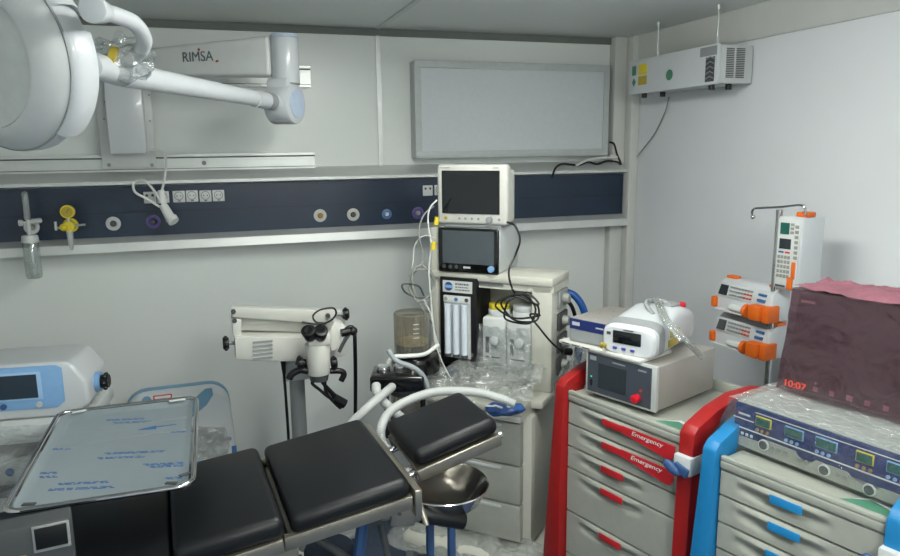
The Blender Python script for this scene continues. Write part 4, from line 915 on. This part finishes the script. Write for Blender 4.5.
for k, (x, z) in enumerate(((.098, .032), (.265, .026), (.375, .020))):
    q = B().cyl((x, -.011, z), (x, -.015, z), .015, n=22).go('socket_ring', 'white', eu); B().cyl((x, -.015, z), (x, -.017, z), .0115, n=20).go('socket_hole', 'dgrey', q)
for x in (.125, .142, .16, .20, .218, .30, .318): B().cyl((x, -.011, .034 if x < .19 else .028), (x, -.0145, .034 if x < .19 else .028), .006, n=12).go('socket_pin', 'cable', eu)
ex = Matrix.Translation((1.345, 1.531, .9225)) @ rotz(-76)
Tx = lambda x, y, z: ex @ Vector((x, y, z))
def fsheet(nm, c, amp, fr, seed, par, mt='wrap', n=40):
    o = B().grid(crumple(*c, amp=amp, nu=n, nv=n, fr=fr, seed=seed), n, n); return o.go(nm, mt, par)
V = Vector
fsheet('clear_film', (V((-.012, -.02, EH+.010)), V((EW, -.02, EH+.010)), V((-.012, ED, EH+.010)), V((EW, ED, EH+.010))), .004, 12, 11, eu, 'wrap2')
fsheet('clear_film', (V((-.012, -.024, .008)), V((EW, -.024, .008)), V((-.012, -.022, EH+.008)), V((EW, -.022, EH+.008))), .005, 10, 12, eu, mt=film('thin_film', 'f6f8f8', .04, 'dde2e2', .14, .1, 12, .8))
fsheet('clear_film', (V((-.05, -.02, .02)), V((-.02, ED*.7, .01)), V((-.012, -.02, EH)), V((-.012, ED*.7, EH))), .008, 14, 13, eu)
# pink wrapped monitor
pm_ = thing('wrapped_monitor', 'large monitor wrapped in pink film, standing on the electrosurgical unit', 'monitor', (1.497, 1.53, 1.064), -74)
PW, PHt = .40, .285
B().hexa([(0, 0, .006), (PW, 0, .006), (PW, .16, .006), (0, .16, .006)], [(.018, .02, PHt), (PW, .02, PHt), (PW, .15, PHt), (.018, .15, PHt)], .008).go('casing', mat('dusky_casing', '56444c', .5), pm_)
tl = math.degrees(math.atan2(.02, PHt-.006))
ps = B().prism([(.030, .05), (PW-.045, .05), (PW-.045, .245), (.042, .245)], -.002, .004, 'y').go('screen', 'scr', pm_, (0, .003, 0), (-tl, 0, 0))
dg = thing_ = None
text('10:07', .026, (.006, -.0055, .014), 'glow', pm_, rot=(90-tl, 0, 0), ext=.001, sx=1.15, name='clock_digits')
for k in range(5): B().box((.098+k*.045, -.003, .026), (.014, .004, .014), .001).go('key', mat('pinkish_key', 'c89aa4', .5) if k == 0 else bpy.data.materials['pinkish_key'], pm_)
B().box((.098, -.003, .043), (.006, .004, .006)).bb(.03, .07, .012, .016, .255, .262).go('mark', bpy.data.materials['pinkish_key'], pm_)
fsheet('pink_film', (V((-.008, -.014, .004)), V((PW+.01, -.014, .004)), V((.010, .006, PHt+.006)), V((PW+.01, .006, PHt+.006))), .004, 9, 21, pm_, 'pink', 50)
fsheet('pink_film', (V((.008, .006, PHt+.008)), V((PW+.01, .006, PHt+.008)), V((.010, .18, PHt+.012)), V((PW+.01, .18, PHt+.012))), .012, 16, 22, pm_, 'pinkd', 50)
fsheet('pink_film', (V((-.010, -.012, .004)), V((-.010, .17, .004)), V((.008, .008, PHt+.006)), V((.008, .17, PHt+.006))), .005, 12, 23, pm_, 'pink', 40)

# ------------------------------------------------------------------ infusion stand and pumps
IX = 1.93
pb_ = AT(768, 372, x=IX)
iv = thing('infusion_stand', 'chrome infusion stand with hooks between the carts and the side wall', 'infusion stand', (IX, pb_.y, 0))
IY = pb_.y
zt2 = AT(781, 207, x=IX).z
B().cyl((0, 0, .06), (0, 0, zt2-.01), .0115, n=18).cyl((0, 0, .95), (0, 0, 1.06), .014, n=16).go('pole', 'chrome', iv)
def io(px, py): return AT(px, py, x=IX)-Vector((IX, IY, 0))
hk = [io(753, 217), io(752, 213), io(754, 209), io(760, 208), io(781, 207), io(800, 205), io(805, 208), io(805, 215)]
B().tube(hk, .0042, 8, 5).sph(hk[0], .009, n=10).go('hook_bar', 'chrome', iv)
B().cyl((0, 0, .0), (0, 0, .07), .05, .02).go('hub', 'grey', iv)
for k in range(5):
    a = 2*pi*k/5+.3; q = B().tube([(0, 0, .05), (.13*cos(a), .13*sin(a), .05), (.20*cos(a), .20*sin(a), .045)], .012, 8).go('base_leg', 'chrome', iv)
    B().cyl((.20*cos(a), .20*sin(a)-.01, .024), (.20*cos(a), .20*sin(a)+.01, .024), .024, n=14).go('caster', 'dgrey', q)
def syringe_pump(px, py, px2, py2, lab, k_):
    c0 = AT(px, py, x=IX-.05); c1 = AT(px2, py2, x=IX-.05)
    s_ = thing('syringe_pump', lab, 'syringe pump', tuple(c0), -84, 'syringe pumps on the infusion stand')
    Wp = .275; hh_ = .125
    B().prism([(-.008, .0), (.09, .0), (.09, hh_), (.035, hh_), (.0, hh_-.02), (-.008, .055)], .012, Wp, 'x', .006).go('casing', 'wht2', s_)
    B().hexa([(.018, -.012, .058), (Wp-.006, -.012, .058), (Wp-.006, .0, .058), (.018, .0, .058)], [(.018, .002, .112), (Wp-.006, .002, .112), (Wp-.006, .012, .112), (.018, .012, .112)], .002).go('control_panel', 'grayw', s_)
    B().hexa([(.026, -.0145, .066), (.066, -.0145, .066), (.066, -.010, .066), (.026, -.010, .066)], [(.030, -.004, .104), (.066, -.004, .104), (.066, .0, .104), (.030, .0, .104)]).go('display', 'dgrey' if k_ else 'scrb', s_)
    ks = B()
    kr = B()
    for i in range(8):
        for j in range(3):
            (kr if (i > 4 and j < 2) else ks).box((.084+i*.014, -.0125+.0035*j, .072+j*.014), (.009, .004, .006))
    ks.go('keypad', 'grey', s_); kr.go('red_keys', mat('orange_red_key', 'c8563a', .5) if 'orange_red_key' not in bpy.data.materials else bpy.data.materials['orange_red_key'], s_)
    B().bb(.215, .25, -.0145, -.006, .070, .080).bb(.215, .25, -.0085, .0, .092, .100).go('function_keys', 'ink', s_)
    B().bb(.022, .25, -.03, -.006, .004, .012, .003).go('syringe_trough', 'white', s_)
    B().cyl((.10, -.022, .026), (.185, -.022, .026), .014, n=18, bev=.002).go('plunger_drive', 'white', s_)
    B().cyl((.178, -.030, .030), (.196, -.030, .030), .026, n=20, bev=.004).go('clamp_knob', 'orange', s_)
    B().bb(.205, .262, -.050, .0, .004, .062, .008).bb(.255, .285, -.035, .03, .0, .062, .006).go('clutch_grip', 'orange', s_)
    B().bb(-.004, .020, -.022, .01, .010, .052, .006).go('left_clip', 'orange', s_)
    B().box((.04, .05, hh_+.004), (.05, .03, .012), .004).box((Wp-.02, .05, hh_+.004), (.05, .05, .012), .004).go('top_catch', 'orange', s_)
    B().bb(Wp*.55, Wp*.70, .09, .12, .03, .09, .004).go('pole_clamp', 'dgrey', s_)
    return s_
syringe_pump(715, 308, 780, 320, 'upper of two white syringe pumps with orange clamps on the stand', 0)
syringe_pump(713, 342, 778, 352, 'lower of two white syringe pumps with orange clamps on the stand', 1)
# vertical infusion pump
c0 = AT(773, 288, x=IX-.03)
ip = thing('infusion_pump', 'upright white infusion pump with green display and orange latch', 'infusion pump', tuple(c0), -80)
IWp, IHp = .098, .262
B().bb(0, IWp, .0, .125, .0, IHp, .010, 3).go('casing', 'wht2', ip)
B().bb(.006, IWp-.006, -.005, .002, .008, IHp-.008, .003).go('face', 'white', ip)
q = B().bb(.018, .052, -.0075, -.0045, .200, .240).go('green_display', 'lcdg', ip)
B().bb(.018, .062, -.0075, -.0045, .148, .184).go('grey_display', 'scrb', ip)
kk = B()
for j in range(3): kk.bb(.058, .070, -.0075, -.0045, .203+j*.014, .212+j*.014)
for j in range(7): kk.bb(.076, .089, -.0075, -.0045, .115+j*.018, .126+j*.018)
for i in range(4):
    for j in range(5): kk.bb(.014+i*.013, .023+i*.013, -.0075, -.0045, .045+j*.017, .056+j*.017)
kk.go('keypad', 'cable', ip)
B().bb(.016, .036, -.0075, -.0045, .133, .139).go('blue_key', 'ink', ip); B().bb(.042, .060, -.0075, -.0045, .133, .139).go('red_key', 'redink', ip)
B().bb(.012, .05, -.0075, -.0045, .012, .018).go('text_bar', 'dgrey', ip)
B().bb(.072, .086, -.010, -.004, .045, .105, .002).bb(.060, .080, -.012, -.004, .006, .05, .002).go('orange_latch', 'orange', ip)
B().bb(.055, IWp, .02, .07, IHp-.002, IHp+.016, .004).go('top_catch', 'orange', ip)
B().bb(-.016, .0, .03, .06, .11, .15, .003).go('pole_clamp', 'grey', ip)
